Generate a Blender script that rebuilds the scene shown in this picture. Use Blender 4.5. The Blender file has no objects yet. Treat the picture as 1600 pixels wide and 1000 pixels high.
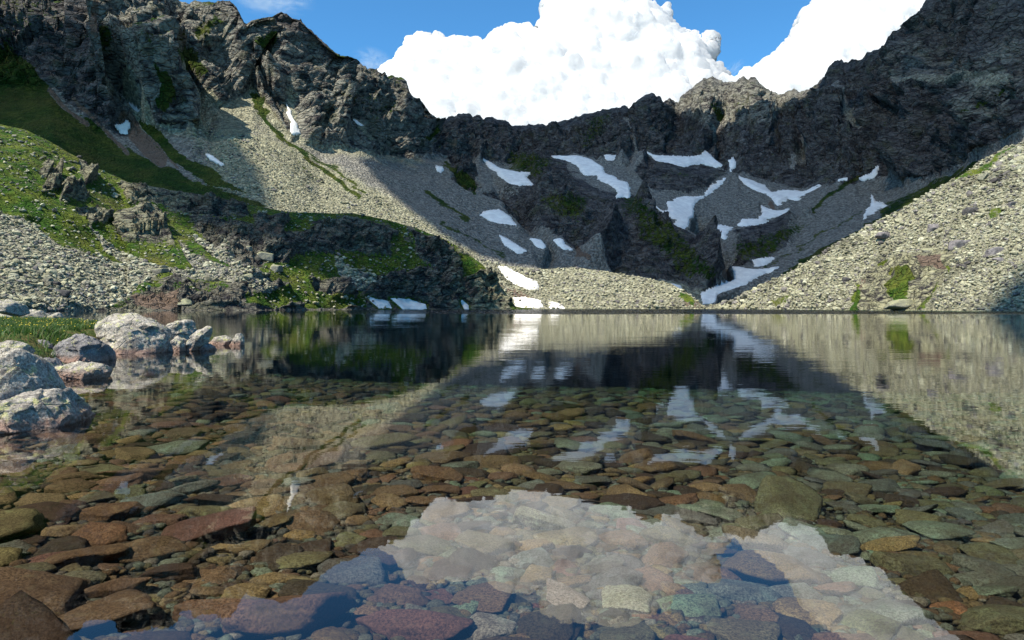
import bpy, math, random
import numpy as np
from mathutils import Vector

# ------------------------------------------------------------------ camera, sky, sun
F = 1067.0            # focal length in pixels of the 1600 px wide frame
HZ = 480.0            # horizon row
HC = 1.5              # eye height over the water
sc = bpy.context.scene
cam = bpy.data.cameras.new('camera'); cam_o = bpy.data.objects.new('camera', cam)
sc.collection.objects.link(cam_o); sc.camera = cam_o
cam_o.location = (0, 0, HC); cam_o.rotation_euler = (math.radians(90), 0, 0)
cam.sensor_width = 36; cam.lens = F / 1600 * 36
cam.shift_y = -20 / 1600; cam.clip_start = 0.05; cam.clip_end = 40000

SUN_EL, SUN_AZ = math.radians(54), math.radians(-132)      # azimuth measured from +Y, negative = left
SDIR = np.array([math.cos(SUN_EL) * math.sin(SUN_AZ), math.cos(SUN_EL) * math.cos(SUN_AZ), math.sin(SUN_EL)])
w = bpy.data.worlds.new('World'); sc.world = w; w.use_nodes = True
nt = w.node_tree
sky = nt.nodes.new('ShaderNodeTexSky'); sky.sky_type = 'NISHITA'; sky.sun_disc = False
sky.sun_elevation = SUN_EL; sky.sun_rotation = SUN_AZ
sky.altitude = 1900; sky.air_density = 1.0; sky.dust_density = 0.2; sky.ozone_density = 3.0
tint = nt.nodes.new('ShaderNodeMixRGB'); tint.blend_type = 'MULTIPLY'; tint.inputs[0].default_value = 1; tint.inputs[2].default_value = (.36, .73, .86, 1)
nt.links.new(sky.outputs[0], tint.inputs[1]); nt.links.new(tint.outputs[0], nt.nodes['Background'].inputs[0])
nt.nodes['Background'].inputs[1].default_value = 0.15
sun = bpy.data.lights.new('sun', 'SUN'); sun.energy = 5.0; sun.angle = math.radians(0.5); sun.color = (1, 0.935, 0.78)
sun_o = bpy.data.objects.new('sun', sun); sc.collection.objects.link(sun_o)
sun_o.rotation_euler = Vector(SDIR).to_track_quat('Z', 'Y').to_euler()
sc.view_settings.view_transform = 'Standard'; sc.view_settings.look = 'None'
sc.view_settings.exposure = 0.84; sc.view_settings.gamma = 1
sc.cycles.use_denoising = True
sc.cycles.max_bounces = 6; sc.cycles.diffuse_bounces = 2; sc.cycles.glossy_bounces = 3
sc.cycles.transparent_max_bounces = 8; sc.cycles.volume_bounces = 0
sc.cycles.caustics_reflective = False; sc.cycles.caustics_refractive = False

rng = np.random.default_rng(7)

# ------------------------------------------------------------------ noise
def _hash(ix, iy, iz, s):
    h = (ix * 374761393 + iy * 668265263 + iz * 2147483647 + s * 974711) & 0xffffffff
    h = ((h ^ (h >> 13)) * 1274126177) & 0xffffffff
    h = ((h ^ (h >> 16)) * 2246822519) & 0xffffffff
    return (h ^ (h >> 15)) & 0xffffffff
def vnoise(p, s=0):
    """value noise in -1..1 at p (..., 3)"""
    q = np.floor(p); f = p - q; i = q.astype(np.int64)
    f = f * f * f * (f * (f * 6 - 15) + 10)
    r = 0
    for dx in (0, 1):
        wx = f[..., 0] if dx else 1 - f[..., 0]
        for dy in (0, 1):
            wy = wx * (f[..., 1] if dy else 1 - f[..., 1])
            for dz in (0, 1):
                wz = wy * (f[..., 2] if dz else 1 - f[..., 2])
                r = r + wz * (_hash(i[..., 0] + dx, i[..., 1] + dy, i[..., 2] + dz, s).astype(np.float64) / 2147483648.0 - 1)
    return r
def fbm(p, octs=4, s=0, gain=0.5, ridge=False):
    a, r, t = 1.0, 0, 0
    for k in range(octs):
        n = vnoise(p, s + k * 17)
        if ridge: n = 1 - 2 * np.abs(n) * 1.4
        r = r + a * n; t += a; a *= gain; p = p * 2.03 + 11.7
    return r / t
def worley(p, s=0):
    """2-D cellular noise on p (..., 2): F1, F2, cell id in 0..1"""
    q = np.floor(p).astype(np.int64)
    d1 = np.full(p.shape[:-1], 9.0); d2 = d1.copy(); cid = np.zeros(p.shape[:-1])
    for dx in (-1, 0, 1):
        for dy in (-1, 0, 1):
            cx, cy = q[..., 0] + dx, q[..., 1] + dy
            h1 = _hash(cx, cy, cx * 0, s) / 4294967296.0; h2 = _hash(cx, cy, cx * 0 + 1, s) / 4294967296.0
            d = np.hypot(cx + h1 - p[..., 0], cy + h2 - p[..., 1])
            nearer = d < d1
            d2 = np.where(nearer, d1, np.minimum(d2, d)); cid = np.where(nearer, h1 * .5 + h2 * .5, cid); d1 = np.where(nearer, d, d1)
    return d1, d2, cid
def blocks(p, s=0, tilt=.55):
    """jointed rock: every cell of a 3-D cellular pattern is a slightly tilted facet at its own height"""
    sh = p.shape[:-1]; p = p.reshape(-1, 3); q = np.floor(p).astype(np.int64); best = np.full(len(p), 9.0); val = np.zeros(len(p))
    for dx in (-1, 0, 1):
        for dy in (-1, 0, 1):
            for dz in (-1, 0, 1):
                cx, cy, cz = q[:, 0] + dx, q[:, 1] + dy, q[:, 2] + dz
                h = _hash(cx, cy, cz, s); a, b, c = (h & 1023) / 1023., ((h >> 10) & 1023) / 1023., ((h >> 20) & 1023) / 1023.
                vx, vy, vz = p[:, 0] - cx - a, p[:, 1] - cy - b, p[:, 2] - cz - c
                d = vx * vx + vy * vy + vz * vz; k = d < best; best = np.where(k, d, best)
                g = ((h >> 5) & 1023) / 1023.
                val = np.where(k, (g - .5) + tilt * ((b - .5) * vx * 2 + (c - .5) * vz * 2 + (a - .5) * vy * 2), val)
    return val.reshape(sh)
def block_relief(P, w, scales, amps, s, rot=(.5, .35)):
    """block relief only where w > 0 (metres)"""
    out = np.zeros(w.shape); k = w > .02; p = P[k]
    ca, sa = math.cos(rot[0]), math.sin(rot[0]); p = np.stack([p[:, 0] * ca + p[:, 2] * sa, p[:, 1], (-p[:, 0] * sa + p[:, 2] * ca) * 1.0], -1) * np.array([.62, .8, 1.15])
    for i, (sc_, a) in enumerate(zip(scales, amps)):
        q = p / sc_; q = q + .22 * np.stack([vnoise(q * 2 + 1, s + 3), vnoise(q * 2 + 4, s + 4), vnoise(q * 2 + 8, s + 5)], -1)
        out[k] += a * blocks(q, s + i)
    return out * w
def sstep(a, b, x):
    t = np.clip((x - a) / (b - a), 0, 1); return t * t * (3 - 2 * t)

# ------------------------------------------------------------------ 2-D tracing helpers
def pdist(x, y, poly, closed=True):
    """signed distance (inside positive) to a polygon, or minus the distance to an open line"""
    P = np.array(poly, float); n = len(P)
    d = np.full(x.shape, 1e9); inside = np.zeros(x.shape, bool)
    for i in range(n if closed else n - 1):
        a, b = P[i], P[(i + 1) % n]
        e = b - a; L = e @ e + 1e-9
        t = np.clip(((x - a[0]) * e[0] + (y - a[1]) * e[1]) / L, 0, 1)
        d = np.minimum(d, np.hypot(x - a[0] - t * e[0], y - a[1] - t * e[1]))
        if closed:
            c = ((a[1] > y) != (b[1] > y)) & (x < (b[0] - a[0]) * (y - a[1]) / (b[1] - a[1] + 1e-12) + a[0])
            inside ^= c
    return np.where(inside, d, -d) if closed else -d
def mask(x, y, poly, soft=6, width=None, grow=0):
    """0..1 coverage of a polygon (or of a stroke of a given width)"""
    P = np.array(poly, float); m = (width or 0) + soft * 2 + 2 + grow
    sel = (x > P[:, 0].min() - m) & (x < P[:, 0].max() + m) & (y > P[:, 1].min() - m) & (y < P[:, 1].max() + m)
    r = np.zeros(x.shape)
    if sel.any():
        d = pdist(x[sel], y[sel], poly, width is None) + (width or 0) + grow
        r[sel] = sstep(-soft, soft, d)
    return r

# ------------------------------------------------------------------ objects
def link(o): sc.collection.objects.link(o); return o
def make_mesh(name, V, faces, mat=None, parent=None, smooth=True, cols=None):
    """V (n,3); faces (m,3|4) int array; cols dict name -> (n,4)"""
    me = bpy.data.meshes.new(name); V = np.asarray(V, np.float32); faces = np.asarray(faces, np.int32)
    k = faces.shape[1]
    me.vertices.add(len(V)); me.vertices.foreach_set('co', V.ravel())
    me.loops.add(faces.size); me.loops.foreach_set('vertex_index', faces.ravel())
    me.polygons.add(len(faces))
    me.polygons.foreach_set('loop_start', np.arange(0, faces.size, k, dtype=np.int32))
    me.polygons.foreach_set('loop_total', np.full(len(faces), k, np.int32))
    me.polygons.foreach_set('use_smooth', np.full(len(faces), smooth, bool))
    for nm, c in (cols or {}).items():
        a = me.attributes.new(nm, 'FLOAT_COLOR', 'POINT'); a.data.foreach_set('color', np.asarray(c, np.float32).ravel())
    me.update(); me.validate()
    if mat: me.materials.append(mat)
    o = link(bpy.data.objects.new(name, me)); o.parent = parent
    return o
def tag(o, label=None, cat=None, group=None, kind=None):
    if label: o['label'] = label
    if cat: o['category'] = cat
    if group: o['group'] = group
    if kind: o['kind'] = kind
    return o
def grid_faces(nc, nr):
    i = np.arange(nc - 1)[:, None] * nr + np.arange(nr - 1)[None, :]
    return np.stack([i, i + nr, i + nr + 1, i + 1], -1).reshape(-1, 4)

# ------------------------------------------------------------------ materials
class NB:
    def __init__(s, name):
        s.m = bpy.data.materials.new(name); s.m.use_nodes = True; s.t = s.m.node_tree; s.n = s.t.nodes
        s.bsdf = s.n['Principled BSDF']; s.out = s.n['Material Output']
    def add(s, typ, **kw):
        n = s.n.new('ShaderNode' + typ)
        for k, v in kw.items():
            if k.startswith('i_'):
                key = k[2:]; key = int(key) if key.isdigit() else key.replace('_', ' ')
                s.put(n.inputs[key], v)
            else: setattr(n, k, v)
        return n
    def put(s, sock, v):
        if isinstance(v, bpy.types.NodeSocket): s.t.links.new(v, sock)
        else: sock.default_value = v
    def attr(s, name): return s.add('Attribute', attribute_name=name)
    def pos(s): return s.add('NewGeometry').outputs['Position']
    def noise(s, scale, det=6, rough=0.6, vec=None, dist=0.0):
        n = s.add('TexNoise', i_Scale=scale, i_Detail=det, i_Roughness=rough, i_Distortion=dist)
        s.put(n.inputs['Vector'], vec if vec is not None else s.pos()); return n.outputs[0]
    def math(s, op, a, b=0.0, clamp=False):
        n = s.add('Math', operation=op, use_clamp=clamp); s.put(n.inputs[0], a); s.put(n.inputs[1], b); return n.outputs[0]
    def ramp(s, v, a, b, ca=0.0, cb=1.0):
        n = s.add('MapRange', interpolation_type='SMOOTHSTEP'); s.put(n.inputs[0], v)
        for i, q in enumerate((a, b, ca, cb)): s.put(n.inputs[i + 1], q)
        return n.outputs[0]
    def mix(s, f, a, b, mode='MIX'):
        n = s.add('MixRGB', blend_type=mode); s.put(n.inputs[0], f)
        for i, c in ((1, a), (2, b)): s.put(n.inputs[i], (*c, 1) if isinstance(c, tuple) and len(c) == 3 else c)
        return n.outputs[0]
    def bump(s, h, strength, dist, normal=None):
        n = s.add('Bump', i_Strength=strength, i_Distance=dist); s.put(n.inputs['Height'], h)
        if normal is not None: s.put(n.inputs['Normal'], normal)
        return n.outputs[0]

def terrain_material(name, px):
    """Cov attribute: R grass, G loose stones, B bare red soil, A pale lichened rock.  px = metres of one pixel there"""
    b = NB(name); cov = b.attr('Cov'); sep = b.add('SeparateColor'); b.put(sep.inputs[0], cov.outputs['Color'])
    g, st, so, pale = sep.outputs[0], sep.outputs[1], sep.outputs[2], cov.outputs['Alpha']
    P = b.pos()
    n1 = b.noise(1 / (px * 30), 8, 0.62, P); n2 = b.noise(1 / (px * 5), 6, 0.65, P); n3 = b.noise(1 / (px * 1.6), 4, 0.6, P)
    n4 = b.noise(1 / (px * 90), 4, 0.6, P)
    # streaked, jointed rock
    mp = b.add('Mapping', i_Rotation=(0.25, 0.75, 0.3), i_Scale=(.75, 1, 1.9)); b.put(mp.inputs[0], P)
    n5 = b.noise(1 / (px * 18), 7, 0.7, mp.outputs[0], 0.8)
    rock = b.mix(b.ramp(n5, .36, .66), (.046, .042, .046), (.170, .158, .155))
    rock = b.mix(b.ramp(n2, .35, .7), b.mix(1, rock, (.6, .6, .63), 'MULTIPLY'), rock)
    lich = b.mix(b.ramp(n2, .3, .7), (.18, .17, .145), (.38, .365, .30)) if px > .8 else b.mix(b.ramp(n2, .3, .7), (.21, .20, .12), (.42, .40, .26))
    rock = b.mix(b.math('MULTIPLY', pale, b.ramp(n5, .38, .58), True), rock, lich)
    rock = b.mix(b.ramp(n1, .52, .72, 0, .35), rock, (.13, .14, .055))
    vo = b.add('TexVoronoi', feature='F1', i_Scale=1 / (px * (2.7 if px > .8 else 4.2)), i_Randomness=1.0); b.put(vo.inputs['Vector'], P)
    vcol = b.add('SeparateColor'); b.put(vcol.inputs[0], vo.outputs['Color'])
    stone = b.mix(b.ramp(vcol.outputs[0], 0, 1), (.15, .143, .135), (.32, .305, .28))
    stone_p = b.mix(b.ramp(vcol.outputs[0], 0, 1), (.22, .21, .14), (.44, .42, .29))
    stone_p = b.mix(b.ramp(n1, .55, .75, 0, .8), stone_p, (.27, .25, .25))
    stone = b.mix(pale, stone, stone_p)
    stone = b.mix(b.ramp(n2, .3, .62, .55, 0), stone, (.05, .048, .042))
    grass = b.mix(b.ramp(n1, .38, .62), (.040, .105, .010), (.140, .175, .024))
    grass = b.mix(b.ramp(n2, .35, .7), b.mix(1, grass, (.5, .55, .5), 'MULTIPLY'), grass)
    grass = b.mix(b.ramp(n4, .5, .7, 0, .4), grass, (.15, .11, .035))
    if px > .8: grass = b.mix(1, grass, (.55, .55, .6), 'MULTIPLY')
    soil = b.mix(n2, (.11, .075, .055), (.21, .155, .12))
    def edge(mk, lo=.42, hi=.58):
        t = b.math('ADD', mk, b.math('MULTIPLY', b.math('SUBTRACT', n2, .5), 1.1)); return b.ramp(t, lo, hi)
    c = b.mix(edge(st), rock, stone)
    c = b.mix(edge(so), c, soil)
    c = b.mix(edge(g), c, grass)
    b.put(b.bsdf.inputs['Base Color'], c); b.bsdf.inputs['Roughness'].default_value = 0.95
    b.bsdf.inputs['Specular IOR Level'].default_value = 0.15
    ck = b.add('TexVoronoi', feature='DISTANCE_TO_EDGE', i_Scale=1 / (px * 9)); wv = b.add('Mapping', i_Rotation=(.2, .8, .1), i_Scale=(.6, .9, 1.3)); b.put(wv.inputs[0], P)
    nv = b.add('TexNoise', i_Scale=1 / (px * 14), i_Detail=4.0); b.put(nv.inputs['Vector'], P); vv = b.add('VectorMath', operation='MULTIPLY_ADD'); b.put(vv.inputs[0], nv.outputs[1]); vv.inputs[1].default_value = (px * 11,) * 3; b.put(vv.inputs[2], wv.outputs[0]); b.put(ck.inputs['Vector'], vv.outputs[0])
    crack = b.ramp(ck.outputs['Distance'], 0, .12, -1.1, 0)
    h = b.math('ADD', b.math('MULTIPLY', crack, b.math('SUBTRACT', 1.0, st)), b.math('MULTIPLY', n5, 2.0))
    h = b.math('ADD', h, b.math('ADD', n2, b.math('MULTIPLY', vo.outputs['Distance'], b.math('MULTIPLY', st, -.9))))
    h = b.math('ADD', h, b.math('MULTIPLY', n3, .4))
    b.put(b.bsdf.inputs['Normal'], b.bump(h, 1.0, px * 4.0))
    return b.m

def scree_rock_material(name, px):
    b = NB(name); c = b.attr('Col').outputs['Color']; P = b.pos()
    n = b.noise(1 / (px * 3), 5, .65, P)
    c = b.mix(b.ramp(n, .35, .65), b.mix(1, c, (.55, .55, .58), 'MULTIPLY'), c)
    b.put(b.bsdf.inputs['Base Color'], c); b.bsdf.inputs['Roughness'].default_value = .95
    b.bsdf.inputs['Specular IOR Level'].default_value = .15
    b.put(b.bsdf.inputs['Normal'], b.bump(n, .8, px * 1.5))
    return b.m

def snow_material():
    b = NB('old_snow'); n = b.noise(.12, 6, .6); n2 = b.noise(.7, 5, .6)
    c = b.mix(b.ramp(n, .35, .7), (.68, .65, .62), (.84, .81, .76))
    c = b.mix(b.ramp(n2, .52, .75, 0, .35), c, (.45, .42, .40))
    b.put(b.bsdf.inputs['Base Color'], c); b.bsdf.inputs['Roughness'].default_value = .7
    b.put(b.bsdf.inputs['Normal'], b.bump(n2, .5, .8)); return b.m

def boulder_material(name, base=(.36, .34, .33), lichen=.5):
    """granite: speckle, dark crust patches, yellow-green lichen on the upper faces, rusty wet band at the waterline"""
    b = NB(name); P = b.pos(); tc = b.add('TexCoord').outputs['Object']
    fine = b.noise(30, 8, .85, tc); mid = b.noise(6, 8, .72, tc); big = b.noise(2.2, 5, .6, tc, .6)
    c = b.mix(b.ramp(fine, .42, .56), tuple(x * .36 for x in base), base)
    c = b.mix(b.ramp(mid, .35, .68), b.mix(1, c, (.50, .49, .50), 'MULTIPLY'), b.mix(1, c, (1.2, 1.2, 1.15), 'MULTIPLY'))
    c = b.mix(b.ramp(b.math('MULTIPLY', big, mid), .27, .32, 0, .75), c, (.06, .055, .055))
    nz = b.add('SeparateXYZ'); b.put(nz.inputs[0], b.add('NewGeometry').outputs['Normal'])
    up = b.ramp(nz.outputs[2], -.1, .7)
    li = b.math('MULTIPLY', up, b.ramp(b.noise(4.5, 8, .75, tc), .62 - lichen * .22, .70 - lichen * .2), True)
    c = b.mix(b.math('MULTIPLY', li, .8), c, b.mix(b.ramp(fine, .4, .6), (.24, .25, .09), (.48, .47, .20)))
    pz = b.add('SeparateXYZ'); b.put(pz.inputs[0], P)
    zz = b.math('ADD', pz.outputs[2], b.math('MULTIPLY', b.math('SUBTRACT', mid, .5), .22))
    c = b.mix(b.ramp(zz, .05, .26, .9, 0), c, b.mix(b.ramp(fine, .35, .65), (.13, .065, .05), (.34, .22, .17)))
    c = b.mix(b.ramp(zz, -.03, .035, .85, 0), c, (.035, .016, .012))
    b.put(b.bsdf.inputs['Base Color'], c)
    b.put(b.bsdf.inputs['Roughness'], b.ramp(zz, 0, .1, .35, .9)); b.bsdf.inputs['Specular IOR Level'].default_value = .3
    h = b.math('ADD', b.math('MULTIPLY', big, 3.0), b.math('ADD', mid, b.math('MULTIPLY', fine, .22)))
    cr = b.add('TexVoronoi', feature='DISTANCE_TO_EDGE', i_Scale=1.6); b.put(cr.inputs['Vector'], b.mix(.35, tc, b.add('TexNoise', i_Scale=3.0, i_Detail=5.0).outputs[1]))
    h = b.math('ADD', h, b.ramp(cr.outputs['Distance'], 0, .035, -.55, 0))
    b.put(b.bsdf.inputs['Normal'], b.bump(h, .9, .06)); return b.m

def bed_stone_material():
    b = NB('submerged_stone'); c0 = b.attr('Col').outputs['Color']; P = b.pos()
    fine = b.noise(60, 6, .85, P); mid = b.noise(9, 6, .65, P); big = b.noise(2.5, 4, .6, P)
    c = b.mix(b.ramp(fine, .38, .62), b.mix(1, c0, (.30, .26, .24), 'MULTIPLY'), b.mix(1, c0, (1.5, 1.45, 1.4), 'MULTIPLY'))
    c = b.mix(b.ramp(mid, .52, .72, 0, .55), c, b.mix(1, c0, (1.5, 1.75, 1.7), 'MULTIPLY'))
    c = b.mix(b.ramp(big, .35, .6, .5, 0), c, (.035, .020, .013))
    b.put(b.bsdf.inputs['Base Color'], c); b.bsdf.inputs['Roughness'].default_value = .9; b.bsdf.inputs['Specular IOR Level'].default_value = .1
    b.put(b.bsdf.inputs['Normal'], b.bump(b.math('ADD', mid, b.math('MULTIPLY', fine, .3)), .8, .03)); return b.m

def ground_material():
    b = NB('shore_and_lake_bed'); P = b.pos(); pz = b.add('SeparateXYZ'); b.put(pz.inputs[0], P)
    vo = b.add('TexVoronoi', feature='F1', i_Scale=9.0); b.put(vo.inputs['Vector'], P)
    vs = b.add('SeparateColor'); b.put(vs.inputs[0], vo.outputs['Color'])
    n = b.noise(6, 6, .7, P)
    grit = b.mix(vs.outputs[0], (.022, .018, .013), (.10, .085, .062))
    grit = b.mix(b.ramp(n, .4, .65), b.mix(1, grit, (.4, .38, .35), 'MULTIPLY'), grit)
    silt = b.mix(b.ramp(b.noise(.8, 6, .7, P), .35, .65), (.018, .034, .016), (.060, .072, .036))
    wet = b.mix(b.ramp(pz.outputs[2], -4.0, -1.8, 1, 0), grit, silt)
    land = b.mix(b.ramp(b.noise(2.0, 6, .7, P), .4, .6), (.10, .085, .03), (.05, .075, .018))
    c = b.mix(b.ramp(b.math('ADD', pz.outputs[2], b.math('MULTIPLY', b.math('SUBTRACT', n, .5), .3)), .1, .3), wet, land)
    b.put(b.bsdf.inputs['Base Color'], c); b.bsdf.inputs['Roughness'].default_value = .95; b.bsdf.inputs['Specular IOR Level'].default_value = .1
    b.put(b.bsdf.inputs['Normal'], b.bump(b.math('SUBTRACT', n, vo.outputs['Distance']), 1.0, .06)); return b.m

def water_material():
    b = NB('clear_lake_water'); b.n.remove(b.bsdf); P = b.pos(); s = b.add('SeparateXYZ'); b.put(s.inputs[0], P)
    X, Y = s.outputs[0], s.outputs[1]
    mp = b.add('Mapping', i_Scale=(.38, 1, 1)); b.put(mp.inputs[0], P)
    w1 = b.noise(2.2, 3, .55, mp.outputs[0]); w2 = b.noise(.45, 2, .5, mp.outputs[0])
    patch = b.ramp(b.noise(.05, 3, .6, P), .40, .62, .25, 1)
    h = b.math('ADD', b.math('MULTIPLY', w1, .0062), b.math('MULTIPLY', w2, .012))
    amp = b.math('MULTIPLY', patch, b.ramp(Y, 4, 30, .45, 1.0))
    # the breeze ruffles the far part of the lake
    yy = b.math('ADD', Y, b.math('MULTIPLY', b.noise(.02, 4, .6, P), 50))
    ruf = b.math('MULTIPLY', b.ramp(yy, 165, 185), b.ramp(b.math('ADD', X, b.math('MULTIPLY', Y, .22)), -20, 40))
    bp = b.bump(b.math('MULTIPLY', h, amp), 1.0, 1.0)
    bp = b.bump(b.math('MULTIPLY', b.noise(.9, 3, .6, P), ruf), 1.0, .5, bp)
    fr = b.add('Fresnel', i_IOR=1.45); b.put(fr.inputs['Normal'], bp)
    gl = b.add('BsdfGlossy'); gl.inputs['Color'].default_value = (1, 1, 1, 1)
    b.put(gl.inputs['Roughness'], b.math('ADD', b.math('MULTIPLY', ruf, .08), .012)); b.put(gl.inputs['Normal'], bp)
    tr = b.add('BsdfTransparent'); mx = b.add('MixShader'); b.put(mx.inputs[0], b.math('MULTIPLY', fr.outputs[0], b.math('SUBTRACT', 1.0, b.math('MULTIPLY', ruf, .5))))   # waves facing the viewer reflect less
    b.t.links.new(tr.outputs[0], mx.inputs[1]); b.t.links.new(gl.outputs[0], mx.inputs[2])
    b.t.links.new(mx.outputs[0], b.out.inputs['Surface'])
    va = b.add('VolumeAbsorption'); va.inputs['Color'].default_value = (.10, .56, .36, 1); va.inputs['Density'].default_value = .125
    b.t.links.new(va.outputs[0], b.out.inputs['Volume'])
    return b.m

def cloud_material():
    b = NB('cloud_white'); b.n.remove(b.bsdf)
    ss = b.add('SubsurfaceScattering'); ss.falloff = 'BURLEY'; ss.inputs['Color'].default_value = (.37, .37, .378, 1)
    ss.inputs['Scale'].default_value = 210; ss.inputs['Radius'].default_value = (1, 1, 1)
    b.t.links.new(ss.outputs[0], b.out.inputs['Surface'])
    return b.m

def thin_cloud_material():
    b = NB('thin_cloud'); b.n.remove(b.bsdf)
    df = b.add('BsdfDiffuse'); df.inputs['Color'].default_value = (.95, .95, .95, 1); tl = b.add('BsdfTranslucent'); tl.inputs['Color'].default_value = (.95, .95, .95, 1)
    m1 = b.add('MixShader', i_0=.5); b.t.links.new(df.outputs[0], m1.inputs[1]); b.t.links.new(tl.outputs[0], m1.inputs[2])
    tr = b.add('BsdfTransparent'); m2 = b.add('MixShader', i_0=.29); b.t.links.new(m1.outputs[0], m2.inputs[1]); b.t.links.new(tr.outputs[0], m2.inputs[2])
    b.t.links.new(m2.outputs[0], b.out.inputs['Surface']); return b.m
M_SNOW = snow_material(); M_CLOUD = cloud_material(); M_THIN = thin_cloud_material()
M_DENSE = NB('dense_cloud').m; M_DENSE.node_tree.nodes['Principled BSDF'].inputs['Base Color'].default_value = (.85, .85, .85, 1); M_DENSE.node_tree.nodes['Principled BSDF'].inputs['Roughness'].default_value = 1

# ------------------------------------------------------------------ terrain sheets
def lerp_line(px, pts): p = np.array(pts, float); return np.interp(px, p[:, 0], p[:, 1])
def sheet(px, lines, rows):
    """lines: list of (Y(px), z(px)) arrays; rows: count per segment -> Y, Z grids (nc, nr)"""
    Ys, Zs = [], []
    for i, n in enumerate(rows):
        t = (np.arange(n) / n)[None, :]
        Ys.append(lines[i][0][:, None] * (1 - t) + lines[i + 1][0][:, None] * t)
        Zs.append(lines[i][1][:, None] * (1 - t) + lines[i + 1][1][:, None] * t)
    return np.concatenate(Ys + [lines[-1][0][:, None]], 1), np.concatenate(Zs + [lines[-1][1][:, None]], 1)
def at_px(px, ypts, Ypts):
    y = lerp_line(px, ypts); Y = lerp_line(px, Ypts); return Y, HC + (HZ - y) / F * Y
def blur_rows(A, n):
    for _ in range(n):
        B = A.copy(); B[:, 1:-1] = (A[:, :-2] + 2 * A[:, 1:-1] + A[:, 2:]) / 4; A = B
    return A
def blur_cols(A, n):
    for _ in range(n):
        B = A.copy(); B[1:-1] = (A[:-2] + 2 * A[1:-1] + A[2:]) / 4; A = B
    return A
def normals(P):
    du = np.gradient(P, axis=0); dv = np.gradient(P, axis=1)
    n = np.cross(du, dv); n /= np.linalg.norm(n, axis=-1, keepdims=True) + 1e-9
    return n
def project(P): return 800 + P[..., 0] / P[..., 1] * F, HZ - (P[..., 2] - HC) / P[..., 1] * F
def rocky(P, scales, amps, s=0, stretch=(1, 1, .6)):
    d = 0; A = np.array(stretch)
    for k, (sc_, a) in enumerate(zip(scales, amps)):
        q = P * A / sc_; q = q + 0.35 * np.stack([vnoise(q * .7 + 5, s + 90 + k), vnoise(q * .7 + 9, s + 91 + k), vnoise(q * .7 + 2, s + 92 + k)], -1)
        r = 1 - 2.6 * np.abs(vnoise(q, s + k * 7))
        d = d + a * (0.75 * r + .35 * vnoise(q * 1.7 + 3, s + 50 + k))
    return d
def cover(shape): return np.zeros(shape + (4,))

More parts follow.
